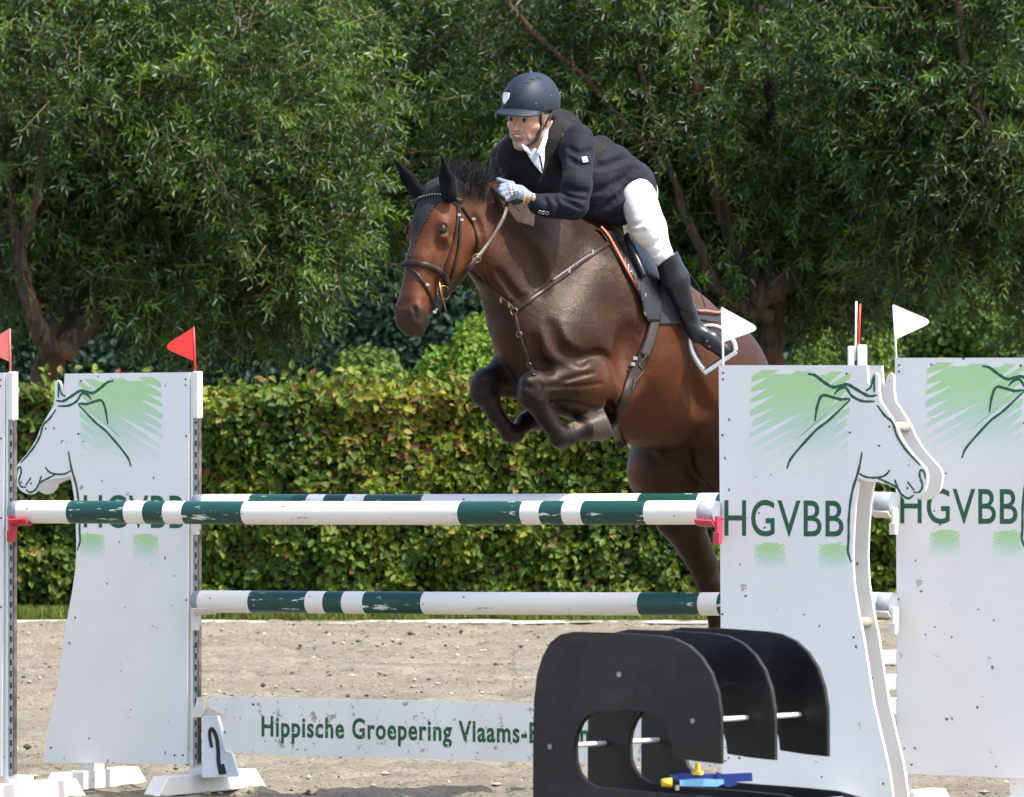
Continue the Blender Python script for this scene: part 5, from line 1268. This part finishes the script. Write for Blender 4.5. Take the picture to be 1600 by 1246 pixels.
def rider():
    r = root('person', 'rider in navy jacket, black vest and white breeches leaning over the horse neck', 'person', P(940, 330, 27.9)); o = np.array(r.location)
    def vol(x0, y0, x1, y1, d0, d1, res): a = np.array(P(x0, y1, d0)); b = np.array(P(x1, y0, d1)); return Vol(np.minimum(a, b), np.maximum(a, b), res)
    def mk(vol_): 
        def C(p, q, k=.03, sq=1.0, sub=False, lat=LAT): vol_.cone(P(*p[:3]), P(*q[:3]), p[3]*SC, q[3]*SC, k, sq, lat, sub)
        return C
    def out(name, v, mat, relax=2, parent=r, col=None):
        V, Q = v.mesh(relax); return npmesh(name, V-o, Q, mat, parent, col=col), V, Q
    SH = (857, 226, DH(857)); LS = (903, 217, DH(857)-.155); RS = (806, 238, DH(857)+.155); HIP = (988, 305, DH(985))
    LE = (897, 322, 27.43); LW = (834, 317, 27.41); RE = (783, 292, 27.90); RW = (790, 300, 27.66)
    LK = (1032, 398, DH(1032)-.40); LA = (1082, 508, DS+.0); LT = (1130, 547, DS-.0)
    # --- head frame
    f = unit(np.array([-.50, -.86, -.11])); l = unit(np.cross(f, [0, 0, 1.]))*-1
    if l[0] < 0: l = -l
    roll = math.radians(-6); u = unit(np.cross(l, f)); u = u if u[2] > 0 else -u
    l, u = l*math.cos(roll)+u*math.sin(roll), u*math.cos(roll)-l*math.sin(roll)
    HO = np.array(P(824, 185, DH(824)-.10)); g = 1.06
    def E(a, b, c): return HO+(f*a+u*b+l*c)*g           # forward, up, left
    # --- body: head and neck at fine resolution, one continuous figure with trunk, arms and legs inside the clothes
    v = vol(760, 95, 1165, 600, 27.0, 28.9, .0038); C = mk(v)
    C((*SH[:2], SH[2], 42), (925, 275, DH(925), 40), .06, .85); C((925, 275, DH(925), 40), (*HIP, 40), .06); C((*LS, 15), (*RS, 15), .04)
    C((*LS, 15), (*LE, 12), .03); C((*LE, 13), (*LW, 9), .02); C((*RS, 15), (*RE, 11), .03); C((*RE, 13), (*RW, 9), .02)
    C((*HIP[:2], HIP[2]-.1, 22), (*LK, 8), .04); C((*LK, 8), (*LA, 7), .02); C((*LA, 10), (*LT, 9), .02)
    RK = (1000, 420, DH(1000)+.32); RA = (1040, 520, DH(1040)+.38); RT = (1020, 560, DH(1040)+.40)
    C((*HIP[:2], HIP[2]+.1, 18), (*RK, 12), .04); C((*RK, 12), (*RA, 8), .02); C((*RA, 10), (*RT, 9), .02)
    def K(a, b, ra, rb, k=.012, sq=1.0, lat=l, sub=False): v.cone(E(*a), E(*b), ra*g, rb*g, k, sq, lat, sub)
    K((-.02, .045, 0), (-.045, .035, 0), .088, .086, .03, .88)            # cranium
    K((.012, .02, 0), (.012, -.03, 0), .078, .068, .03, .86)              # face block
    K((.035, .03, .02), (.035, .03, -.02), .045, .045, .02)               # forehead
    K((.02, -.045, 0), (.042, -.098, 0), .052, .030, .03, .98)            # jaw to chin
    K((.060, -.104, 0), (.062, -.100, 0), .020, .020, .02)                # chin
    for sg in (1, -1):
        K((-.005, -.055, sg*.048), (.035, -.095, sg*.022), .018, .016, .02)   # jaw edge
        K((.050, -.030, sg*.036), (.030, -.028, sg*.058), .019, .016, .016)   # cheekbone
        K((.068, .018, sg*.014), (.058, .018, sg*.048), .009, .008, .012)     # brow
        K((.094, .000, sg*.031), (.090, .000, sg*.034), .014, .014, .008, 1, l, True)  # eye socket
        K((.078, -.036, sg*.010), (.080, -.040, sg*.014), .008, .008, .008)   # nostril wing
        K((.064, -.044, sg*.030), (.052, -.072, sg*.040), .011, .010, .010); K((.080, -.052, sg*.021), (.068, -.074, sg*.031), .0025, .0025, .008, 1, l, True)   # cheek fold
    K((.076, .010, 0), (.103, -.034, 0), .0085, .0110, .008)              # nose
    K((.097, -.038, 0), (.104, -.037, 0), .0115, .0100, .006)
    K((.068, -.066, -.015), (.068, -.066, .015), .013, .013, .014)        # mouth mound
    K((.078, -.0605, -.017), (.078, -.0605, .018), .0052, .0052, .005); K((.076, -.078, -.014), (.076, -.078, .015), .0062, .0062, .006)
    K((.086, -.069, -.018), (.083, -.067, .024), .0062, .0060, .003, 1, l, True)
    K((.074, -.090, -.012), (.074, -.090, .012), .004, .004, .010, 1, l, True)
    K((-.015, .008, .074), (-.018, -.034, .070), .012, .009, .010, .6, l); K((-.008, .002, .085), (-.010, -.018, .083), .007, .006, .006, 1, l, True)   # near ear
    K((-.028, .018, .080), (-.026, -.020, .080), .010, .008, .008, .7, l)
    K((-.015, .008, -.074), (-.018, -.034, -.070), .012, .009, .010, .6, l)
    K((-.015, -.05, 0), (-.055, -.15, .01), .054, .058, .03)              # neck
    C((840, 205, DH(840)-.04, 21), (858, 226, DH(857), 30), .04)
    V, Q = v.mesh(1); rel = (V-HO)/g; a, b, c3 = rel@f, rel@u, rel@l
    col = np.tile(np.array([.55, .32, .225]), (len(V), 1)); nz = vnoise(V[:, 0]*3, V[:, 2]*3, 12, 5)[:, None]
    col = col*(.92+.16*nz)
    def blob(ca, cb, cc, s, cl, w_): nonlocal col; e = np.exp(-(((a-ca)**2+(b-cb)**2+(c3-cc)**2)/s**2))[:, None]*w_; col = col*(1-e)+np.array(cl)*e
    for sg in (1, -1): blob(.05, -.035, sg*.045, .028, (.50, .20, .14), .6)
    blob(.09, -.036, 0, .018, (.50, .21, .15), .5)
    lip = ((np.abs(b+.070) < .0135) & (np.abs(c3-.001) < .024) & (a > .068))[:, None]; col = np.where(lip, np.array([.36, .13, .10]), col)
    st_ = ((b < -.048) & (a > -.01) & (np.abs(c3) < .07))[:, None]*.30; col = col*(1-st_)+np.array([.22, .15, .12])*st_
    hair = ((a < .004) & (b > -.005) | (b > .055))[:, None] & (np.abs(c3) < .2)[:, None] & (rel[:, 2:3]*0 == 0) & ((np.abs(a) < .2) & (b < .3) & (b > -.06))[:, None]
    earm = ((np.abs(c3) > .066) & (a > -.04) & (b < .022))[:, None]; hair = hair & ~earm
    col = np.where(hair, np.array([.045, .035, .03]), col)
    sk, nt, bb = newmat('skin'); at = N(nt, 'Attribute', attribute_name='col'); nt.links.new(at.outputs[0], bb.inputs['Base Color']); bb.inputs['Roughness'].default_value = .42
    bb.inputs['Subsurface Weight'].default_value = .12; bb.inputs['Subsurface Radius'].default_value = (.012, .005, .003); bb.inputs['Subsurface Scale'].default_value = .5
    nn = noise(nt, 120, 4); bumpn(nt, bb, nn.outputs[0], .0012, .4)
    npmesh('body', V-o, Q, sk, r, col=col); M['skin'] = sk
    BB = tri_bvh((V, Q))
    # eyes, brows, teeth
    ew, nt, b_ = newmat('eye_white'); b_.inputs['Base Color'].default_value = (.30, .27, .25, 1); b_.inputs['Roughness'].default_value = .2
    ed = simple('iris', (.03, .02, .015), .2); bro = simple('eyebrow_hair', (.05, .035, .025), .8)
    for sg in (1, -1):
        bm = bmesh.new(); bmesh.ops.create_uvsphere(bm, u_segments=16, v_segments=12, radius=.0118*g)
        for q in bm.verts: q.co += Vector(E(.0735, -.001, sg*.0315)-o)
        eo = bobj('eyeball', bm, ew, r, smooth=True)
        bm = bmesh.new(); bmesh.ops.create_uvsphere(bm, u_segments=12, v_segments=8, radius=.0080*g)
        for q in bm.verts: q.co += Vector(E(.0795, -.001, sg*.0315+.001)-o)
        bobj('iris', bm, ed, eo, smooth=True)
        for nm, bu, cl, rr in (('eyelid', .0065, sk, .0042), ('eyelid', -.0075, sk, .0036)):
            bm = bmesh.new(); tube(bm, [E(.079-.006*abs(t), -.001+bu*(1-t*t*.8), sg*.0315+t*.0125)-o for t in np.linspace(-1, 1, 9)], [rr*.7, rr, rr, rr, rr, rr, rr, rr, rr*.7], 8); ob = bobj(nm, bm, cl, r, smooth=True)
            ca = ob.data.color_attributes.new('col', 'FLOAT_COLOR', 'POINT')
            for d_ in ca.data: d_.color = (.36, .19, .13, 1)
        bm = bmesh.new(); tube(bm, [E(.0795-.016*max(0, t)**2, .0155+.004*(1-t*t)-.003*t, sg*(.031+t*.019))-o for t in np.linspace(-.9, 1, 8)], [.003, .004, .004, .004, .0035, .003, .002, .001], 6); bobj('eyebrow', bm, bro, r, smooth=True)
    bm = bmesh.new(); tube(bm, [E(.0785-.9*abs(t)**2*9, -.0680+.2*abs(t), t)-o for t in np.linspace(-.016, .020, 9)], .0042, 6); bobj('teeth', bm, simple('teeth', (.80, .76, .68), .25), r, smooth=True)
    # --- jacket: sleeves, body, skirt
    navy = cloth('navy_jacket_cloth', (.0034, .0055, .0135), .022, .8, .04); blackv = cloth('black_vest_cloth', (.0065, .0058, .0068), .016, .85, .04)
    v = vol(740, 150, 1045, 375, 27.1, 28.6, .0042); C = mk(v)
    C((861, 240, DH(861), 52), (915, 280, DH(915), 55), .05, .92); C((915, 280, DH(915), 55), (965, 302, DH(965), 44), .05)
    C((955, 262, DH(955)-.05, 38), (992, 292, DH(985)-.08, 31), .05); C((985, 285, DH(985)-.12, 32), (1001, 296, DH(1000)-.16, 25), .04); C((990, 280, DH(990), 30), (998, 290, DH(998)+.1, 26), .04); C((960, 320, DH(960)-.12, 28), (972, 335, DH(972)-.14, 17), .04)
    C((925, 318, DH(925)-.05, 28), (960, 330, DH(960)-.1, 20), .04); C((990, 285, DH(985)+.1, 30), (975, 330, DH(985)+.16, 20), .04)
    C((*LS[:2], LS[2]+.02, 24), (899, 235, LS[2], 27), .03); C((904, 233, LS[2]-.0, 25), (901, 290, 27.45, 23.5), .03); C((901, 290, 27.45, 23.5), (897, 320, LE[2], 23), .02)
    C((895, 322, LE[2], 22), (858, 322, 27.42, 19), .016); C((858, 322, 27.42, 19), (842, 320, 27.41, 17), .01)
    for q in ((905, 300, 27.40, 24.5), (890, 306, 27.42, 20)): pass
    C((*RS[:2], RS[2]-.02, 31), (795, 262, RS[2]-.03, 29), .04); C((795, 262, RS[2]-.03, 28), (*RE, 21), .03); C((*RE, 20), (788, 300, 27.72, 16), .02)
    # wrinkles at the elbow and shoulder
    for a_, b_2 in (((880, 304), (912, 318)), ((884, 296), (918, 300)), ((892, 246), (925, 228)), ((893, 262), (922, 262)), ((870, 330), (885, 304)), ((955, 300), (1000, 270)), ((950, 320), (990, 300))):
        D_ = 27.35 if a_[0] < 930 else DH(970)-.22
        v.cone(P(*a_, D_-.012), P(*b_2, D_-.012), .006, .005, .02, sub=True)
    crease(v, tri_bvh(v.mesh(1)), [([(880, 302), (893, 308), (914, 312)], .006, .0055, .014), ([(878, 311), (892, 318), (908, 326)], .006, .005, .014), ([(884, 292), (900, 298), (918, 300)], .007, .005, .016),
        ([(889, 246), (900, 256), (920, 258)], .008, .005, .018), ([(890, 232), (905, 240), (924, 236)], .008, .004, .018), ([(866, 308), (872, 322), (868, 338)], .005, .004, .012), ([(850, 309), (856, 322), (852, 336)], .005, .0035, .012),
        ([(938, 330), (962, 312), (1000, 286)], .009, .006, .022), ([(930, 300), (960, 288), (995, 262)], .010, .006, .024), ([(948, 344), (966, 336), (982, 316)], .008, .005, .018), ([(925, 262), (950, 258), (978, 246)], .010, .005, .024)])
    V, Q = v.mesh(2); jk = npmesh('jacket', V-o, Q, navy, r); BJ = (V, Q)
    # --- vest
    v = vol(740, 150, 1045, 375, 27.1, 28.6, .0042); C = mk(v)
    C((856, 232, DH(856)-.01, 54), (912, 280, DH(912), 59), .05, .94); C((912, 280, DH(912), 59), (938, 292, DH(938), 55), .05, .98); C((790, 245, DH(857)+.13, 24), (835, 225, DH(845), 40), .05)
    C((862, 197, DH(862)+.02, 21), (884, 200, DH(884)-.02, 22), .03); C((815, 240, DH(840)-.04, 34), (850, 290, DH(850)-.04, 36), .05); C((852, 185, DH(855)+.03, 12), (880, 186, DH(880)-.0, 12), .02)
    C((940, 230, DH(940)-.02, 18), (975, 262, DH(975)-.04, 18), .05); C((800, 250, DH(800)+.05, 24), (812, 292, DH(820)+.04, 20), .05)
    v.cone(P(836, 205, DH(838)-.10), P(850, 182, DH(850)-.06), .050, .046, .015, sub=True)   # neck opening
    v.cone(P(903, 222, LS[2]-.08), P(903, 262, LS[2]-.10), .070, .058, .012, sub=True)       # near arm hole
    for a_, b_2, d_ in (((905, 292), (945, 322), -.20), ((880, 270), (870, 330), -.2), ((930, 250), (965, 285), -.14), ((800, 262), (828, 300), -.12), ((838, 276), (862, 320), -.17)):
        v.cone(P(*a_, DH(a_[0])+d_), P(*b_2, DH(b_2[0])+d_), .012, .006, .03, sub=True)
    v.cut(P(960, 285, 28), (.92, -.35, -.30))
    V, Q = v.mesh(2); vest = npmesh('vest', V-o, Q, blackv, r); BV = (V, Q)
    TOP = tri_bvh(BJ, BV, (HV[0], HV[1]))
    bobj('vest_collar', place(ribbon3(spline([np.array(P(848, 196, DH(850)-.16)), np.array(P(856, 182, DH(856)-.09)), np.array(P(868, 174, DH(868)+.02)), np.array(P(884, 177, DH(884)+.04)), np.array(P(899, 186, DH(890)+.0)), np.array(P(912, 205, DH(900)-.10))], 6), unit(np.tile(np.array([.2, -.8, .6]), (31, 1))), [.03, .04, .03, .03, .022], .010), o), blackv, r, smooth=True)
    # --- shirt and stock
    white = cloth('white_cotton', (.78, .79, .82), .004, .7, .1); tie = cloth('pale_blue_stock', (.55, .60, .72), .004, .6, .1)
    SB = tri_bvh(BV, BJ)
    bobj('shirt', place(patch(SB, [(817, 228), (835, 222), (851, 224), (851, 250), (848, 270), (838, 262), (827, 246)], .004, .006, 3), o), white, r)
    bobj('stock', place(patch(SB, [(822, 236), (832, 231), (842, 234), (845, 250), (847, 272), (835, 258), (826, 245)], .012, .006, 3), o), tie, r)
    cm = [np.array(P(855, 203, DH(850)-.13)), np.array(P(852, 216, DH(850)-.17)), np.array(P(846, 232, DH(846)-.22)), np.array(P(840, 240, DH(840)-.235))]
    bobj('shirt_collar', place(ribbon3(spline(cm, 6), unit(np.tile(np.array([.3, -.9, .2]), (19, 1))), [.010, .020, .022, .006], .004), o), white, r, smooth=True)
    cm = [np.array(P(816, 227, DH(820)-.22)), np.array(P(822, 233, DH(820)-.235)), np.array(P(829, 241, DH(830)-.24))]
    bobj('shirt_collar', place(ribbon3(spline(cm, 6), unit(np.tile(np.array([.0, -.9, .3]), (13, 1))), [.008, .020, .008], .004), o), white, r, smooth=True)
    bobj('zip', place(ribbon3(np.array([P(843, 243, DH(843)-.262), P(845, 252, DH(845)-.262), P(848, 268, DH(848)-.262)]), unit(np.tile(np.array([.1, -1, 0]), (3, 1))), .008, .003), o), M['black_cloth'], r)
    # sleeve badge and cuff buttons
    def stick(name, px, py, w_, h_, mat, bvh, off=.004, parent=r, rot=0):
        h, n = cast(bvh, px, py)
        if h is None: return None
        zx = Vector((0, 0, 1)).cross(n).normalized(); zy = n.cross(zx); zx, zy = zx*math.cos(rot)+zy*math.sin(rot), zy*math.cos(rot)-zx*math.sin(rot)
        Rm = Matrix((zx, zy, n)).transposed(); bm = bmesh.new(); box(bm, h+n*off-Vector(o), (w_, h_, .004), rot=Rm); return bobj(name, bm, mat, parent)
    BJb = tri_bvh(BJ); silver = simple('silver_patch', (.75, .75, .72), .35, .2)
    sb = stick('sleeve_badge', 913, 250, .026, .024, silver, BJb, .004, jk, .15); stick('badge_centre', 913, 250, .014, .013, white, BJb, .007, jk, .15)
    for i, (bx_, by_) in enumerate(((843.5, 331.5), (849, 332.5), (855, 333.5))):
        h, n = cast(BJb, bx_, by_)
        if h is not None: ring('cuff_button', bx_, by_, h.y-.004, 2.7, 1.0, M['steel'], jk, o, tuple(n)); 
    # --- glove and hand
    gl = cloth('grey_glove_knit', (.20, .235, .30), .002, .75, .1); gd = simple('dark_glove_palm', (.03, .035, .035), .55)
    v = vol(765, 268, 845, 335, 27.2, 27.7, .0023); C = mk(v); G = 27.40
    C((829, 310, G+.01, 9.0), (812, 303, G+.008, 12.5), .012, .8); C((812, 303, G+.008, 12.5), (797, 297, G, 11.5), .012, .8); C((806, 311, G+.012, 9.5), (794, 308, G+.01, 7), .01)
    C((795, 289, G+.005, 5.2), (784, 292, G-.014, 4.6), .004); C((784, 292, G-.014, 4.6), (783, 301, G+.008, 4.2), .004)
    C((794, 294, G-.010, 5.3), (782, 298, G-.026, 4.8), .004); C((782, 298, G-.026, 4.8), (784, 307, G-.004, 4.4), .004)
    C((795, 300, G-.016, 5.2), (785, 305, G-.028, 4.7), .004); C((785, 305, G-.028, 4.7), (788, 311, G-.006, 4.2), .004)
    C((797, 305, G-.014, 4.6), (790, 311, G-.024, 4.2), .004); C((790, 311, G-.024, 4.2), (794, 315, G-.004, 3.8), .004)
    C((800, 288, G+.022, 5.0), (788, 285, G+.030, 4.4), .006); C((788, 285, G+.030, 4.4), (778, 281, G+.030, 3.9), .004)
    V, Q = v.mesh(1); xg, yg = px_of(V); pal = ((yg > 310.5-(xg-800)*.0+np.abs(xg-808)*.30) | (yg > 308+(xg-788)*.5) & (xg < 790))
    cg = np.where(pal[:, None], np.array([[.03, .033, .033]]), np.array([[.20, .235, .30]]))
    gm, nt, b_ = newmat('glove'); at = N(nt, 'Attribute', attribute_name='col'); nt.links.new(at.outputs[0], b_.inputs['Base Color']); b_.inputs['Roughness'].default_value = .75
    glv = npmesh('glove', V-o, Q, gm, r, col=cg); BG = tri_bvh((V, Q))
    lim = simple('lime_band', (.62, .72, .25), .6)
    bobj('cuff_band', place(strap(BG, [(820.5, 297.5), (820, 305), (818.5, 315), (818, 319)], .006, .002, .002), o), lim, glv, smooth=True)
    pr = simple('white_glove_print', (.75, .77, .80), .6, var=.02)
    p_ = [(796, 287), (798, 292), (800, 297), (801, 303)]
    for (x0, y0), w_, h_ in [((795.5, 287.5), .008, .006), ((797, 291), .009, .006), ((798.3, 295), .009, .006), ((799.3, 299.5), .009, .006), ((800, 303), .008, .005), ((801, 289), .005, .010), ((803, 294), .006, .012), ((806, 298), .012, .005), ((809, 296), .005, .009), ((812, 300), .008, .006)]:
        stick('print', x0, y0, w_, h_, pr, BG, .001, glv, .35)
    wr = vol(818, 290, 850, 335, 27.2, 27.7, .003); C = mk(wr); C((824, 309, G+.01, 9.4), (846, 319, G+.012, 10.5), .01)
    V, Q = wr.mesh(1); npmesh('wrist', V-o, Q, sk, r, col=np.tile(np.array([.42, .22, .15]), (len(V), 1)))
    ring('watch_strap', 834.5, 313, G+.01, 10.6, 3.4, M['black_leather'], r, o, (.9, .1, -.42)); wt = None
    bm = bmesh.new(); c0 = Vector(P(833.5, 308.5, G-.026)); bmesh.ops.create_uvsphere(bm, u_segments=14, v_segments=10, radius=.014)
    for q in bm.verts: q.co = Vector((q.co.x*.75, q.co.y*.5, q.co.z*1.25))+c0-Vector(o)
    bobj('watch', bm, M['steel'], r, smooth=True)
    # far hand behind the neck
    v = vol(765, 268, 815, 335, 27.45, 27.95, .003); C = mk(v); C((790, 300, 27.70, 10), (780, 297, 27.62, 10), .01); 
    for i in range(4): C((779, 292+i*4.4, 27.60-.004*i, 4.6), (774-.6*i, 297+i*4.2, 27.585, 4.2), .004); C((774-.6*i, 297+i*4.2, 27.585, 4.2), (778, 301+i*3.4, 27.60, 4), .004)
    C((784, 291, 27.64, 4.6), (777, 286, 27.60, 4.2), .005)
    V, Q = v.mesh(1); npmesh('glove', V-o, Q, gm, r, col=np.tile(np.array([.20, .235, .30]), (len(V), 1)))
    # --- breeches
    wht = cloth('white_breeches', (.80, .79, .76), .008, .75, .1, 12)
    v = vol(930, 240, 1075, 440, 27.2, 28.9, .0042); C = mk(v)
    C((985, 302, DH(985), 40), (990, 308, DH(990)-.10, 34), .05); C((994, 306, DH(990)-.16, 31), (1014, 358, LK[2]+.03, 27.5), .03); C((1014, 358, LK[2]+.03, 27.5), (1034, 398, LK[2]+.01, 17), .02); C((1034, 398, LK[2]+.01, 17), (1042, 416, LK[2]+.015, 13), .015)
    C((985, 302, DH(985), 40), (992, 310, DH(985)+.12, 34), .05); C((992, 312, DH(985)+.12, 26), (*RK, 16), .04)
    for a_, b_2 in (((986, 372), (1006, 380)), ((988, 336), (1004, 330)), ((1000, 345), (1018, 352)), ((1020, 340), (1034, 330)), ((1012, 384), (1026, 398)), ((984, 358), (996, 364)), ((982, 349), (992, 352)), ((1036, 372), (1044, 384)), ((1018, 402), (1030, 412))): v.cone(P(*a_, LK[2]-.07), P(*b_2, LK[2]-.085), .006, .004, .014, sub=True)
    crease(v, tri_bvh(v.mesh(1)), [([(984, 352), (998, 350), (1012, 342)], .006, .004, .012), ([(986, 362), (998, 364), (1006, 360)], .005, .004, .010), ([(1002, 388), (1016, 386), (1030, 376)], .006, .0035, .012),
        ([(1010, 400), (1024, 398), (1040, 388)], .005, .0035, .010), ([(1014, 408), (1026, 408)], .004, .003, .008), ([(1000, 318), (1012, 322), (1030, 318)], .007, .004, .016), ([(1008, 300), (1020, 306)], .006, .004, .014), ([(1028, 330), (1036, 350), (1040, 372)], .005, .002, .010)])
    V, Q = v.mesh(2); bre = npmesh('breeches', V-o, Q, wht, r)
    bobj('seam', place(strap(tri_bvh((V, Q)), [(1016, 296), (1025, 325), (1030, 350), (1036, 380), (1039, 392)], .003, .0008, .0012), o), simple('seam_thread', (.55, .54, .50), .8), bre, smooth=True)
    # --- boots
    bt, nt, b_ = newmat('black_boot_leather'); n_ = noise(nt, 7, 3); b_.inputs['Base Color'].default_value = (.011, .014, .020, 1); rr_ = ramp(nt, n_.outputs[0], [(.3, .22), (.7, .42)]); nt.links.new(rr_.outputs[0], b_.inputs['Roughness']); bumpn(nt, b_, n_.outputs[0], .01, .5)
    def boot(K_, A_, T_, near):
        v = vol(min(K_[0], A_[0], T_[0])-50, 360, max(K_[0], A_[0], T_[0])+50, 620, min(K_[2], A_[2], T_[2])-.25, max(K_[2], A_[2], T_[2])+.25, .0042); C = mk(v)
        k0 = np.array(K_[:3], float); a0 = np.array(A_[:3], float); t0 = np.array(T_[:3], float)
        C((*(k0-(a0-k0)*.06), 19), (*(k0+(a0-k0)*.33), 21.5), .02); C((*(k0+(a0-k0)*.35), 22.5), (*(k0+(a0-k0)*.82), 13.5), .02); C((*(k0+(a0-k0)*.82), 13.5), (*a0, 13), .015)
        C((*a0, 13), (*(a0+(t0-a0)*.15+np.array([-2, 12, 0])), 11), .015)
        C((*(a0+(t0-a0)*.1+np.array([0, 4, 0])), 12.5), (*(a0+(t0-a0)*.6), 15), .015); C((*(a0+(t0-a0)*.6), 15), (*t0, 13), .015)
        for q in (.86, .92, .98):
            m_ = k0+(a0-k0)*q; v.cone(P(m_[0]-14, m_[1]-6, m_[2]-.045), P(m_[0]+14, m_[1]+3, m_[2]-.045), .005, .004, .012, sub=True)
        if near: v.cut(P(1034, 411, K_[2]), np.array([-.62, 0, .79]))
        V, Q = v.mesh(2); ob = npmesh('boot', V-o, Q, bt, r); return V, Q, ob
    Vb, Qb, ob = boot((1040, 398, LK[2]), LA, LT, True); boot(RK, RA, RT, False)
    BBt = tri_bvh((Vb, Qb))
    a0 = np.array(P(1096, 560, DS-.02)); a1 = np.array(P(1139, 560, DS-.02))
    bm = bmesh.new(); tube(bm, [np.array(P(1066, 424, LK[2]))-o, np.array(P(1080, 431, LK[2]+.02))-o, np.array(P(1091, 448, LK[2]+.03))-o, np.array(P(1099, 470, LK[2]+.04))-o, np.array(P(1102, 480, LK[2]+.05))-o], .0022, 6); bobj('spur_strap', bm, M['black_leather'], r, smooth=True)
    for q_ in ((1085, 478), (1088, 484), (1105, 533), (1109, 541)): stick('boot_stud', *q_, .005, .005, M['steel'], BBt, .002, ob)
    # --- helmet
    hm, nt, b_ = newmat('matt_navy_helmet'); b_.inputs['Base Color'].default_value = (.018, .027, .045, 1); b_.inputs['Specular IOR Level'].default_value = .3; b_.inputs['Roughness'].default_value = .55; n_ = noise(nt, 400, 2); bumpn(nt, b_, n_.outputs[0], .0004, .4)
    v = Vol(HO-.24, HO+.26, .0034); c0 = E(-.018, .052, 0)
    ext = [(E(.012, .062, 0), E(-.062, .058, 0), .108, .108)]
    for a_, b_2, ra, rb in ext: v.cone(a_, b_2, ra*g, rb*g, .02, .92, l)
    v.cone(E(-.02, .10, 0), E(-.05, .10, 0), .075*g, .075*g, .05, .95, l)
    lowf = u*1.0+f*.16
    v.cut(E(.0, .036, 0), -(u+f*.02))      # rim, lower at the back
    v.cone(E(-.02, .035, 0), E(-.04, .02, 0), .088*g, .088*g, .004, .90, l, True)
    V, Q = v.mesh(2); hmo = npmesh('helmet', V-o, Q, hm, r); BHm = tri_bvh((V, Q))
    # visor: curved peak
    bm = bmesh.new(); rows = []
    for j, t in enumerate(np.linspace(0, 1, 6)):
        row = []
        for a_ in np.linspace(-1.15, 1.15, 25):
            ra = .108+t*.050*math.cos(a_*1.2)**1.2 if abs(a_) < 1.15 else .108
            fw = .012+ra*math.cos(a_); sd = ra*math.sin(a_)*.92; up = .046-.010*t-.014*t*math.cos(a_)+.020*(1-math.cos(a_))*0-fw*.0+ (1-math.cos(a_))*-.012
            row.append(bm.verts.new(E(fw, up, sd)-o))
        rows.append(row)
    for j in range(5):
        for i in range(24): bm.faces.new((rows[j][i], rows[j][i+1], rows[j+1][i+1], rows[j+1][i]))
    vz = bobj('visor', bm, hm, hmo, smooth=True); md = vz.modifiers.new('s', 'SOLIDIFY'); md.thickness = .005; md.offset = 0
    # badge and vents
    h, n = cast(BHm, 791, 154)
    zx = Vector((0, 0, 1)).cross(n).normalized(); zy = n.cross(zx); bm = bmesh.new()
    sh = [(x_*1.12, y_*1.1) for x_, y_ in [(-.0185, .021), (0, .024), (.0185, .021), (.018, 0), (.011, -.014), (0, -.024), (-.011, -.014), (-.018, 0)]]
    vs = [bm.verts.new(h+n*.004+zx*x_+zy*y_-Vector(o)-n*(x_*x_*9)) for x_, y_ in sh]; bm.faces.new(vs); bm.normal_update()
    e = bmesh.ops.extrude_face_region(bm, geom=bm.faces[:]); bmesh.ops.translate(bm, vec=tuple(n*.004), verts=[q for q in e['geom'] if isinstance(q, bmesh.types.BMVert)])
    bobj('badge', bm, simple('white_badge', (.85, .85, .86), .3, var=.03), hmo)
    for q_, w_, h_, ro in (((805, 146), .014, .005, .1), ((803, 151), .014, .005, .1), ((781, 147), .008, .005, 0), ((780, 152), .008, .005, 0), ((822, 129), .022, .009, .35), ((832, 124), .022, .009, .25), ((841, 122), .018, .007, -.1)):
        stick('vent', *q_, w_, h_, M['hole'], BHm, .0005, hmo, ro)
    bobj('groove', place(strap(BHm, [(808, 151), (813, 143), (822, 134), (834, 127), (848, 124)], .004, .0006, .0015), o), simple('groove_dark', (.008, .012, .02), .6), hmo, smooth=True)
    for q_ in ((837.5, 162), (861, 149)): stick('rivet', *q_, .005, .005, M['galv'], BHm, -.001, hmo)
    bk = M['black_cloth']
    bobj('chin_strap', place(strap(BB, [(842, 173), (843.5, 184), (844, 196), (842, 207), (838, 216), (830, 223), (822, 229), (817, 234)], [.010, .010, .012, .022, .024, .016, .010, .006], .006, .006), o), bk, hmo, smooth=True)
    bobj('chin_strap', place(strap(BB, [(860, 172), (857, 184), (851, 196), (844, 206)], .009, .006, .005), o), bk, hmo, smooth=True)
rider()
print('rider', round(time.time()-T0, 1))
#@@T1
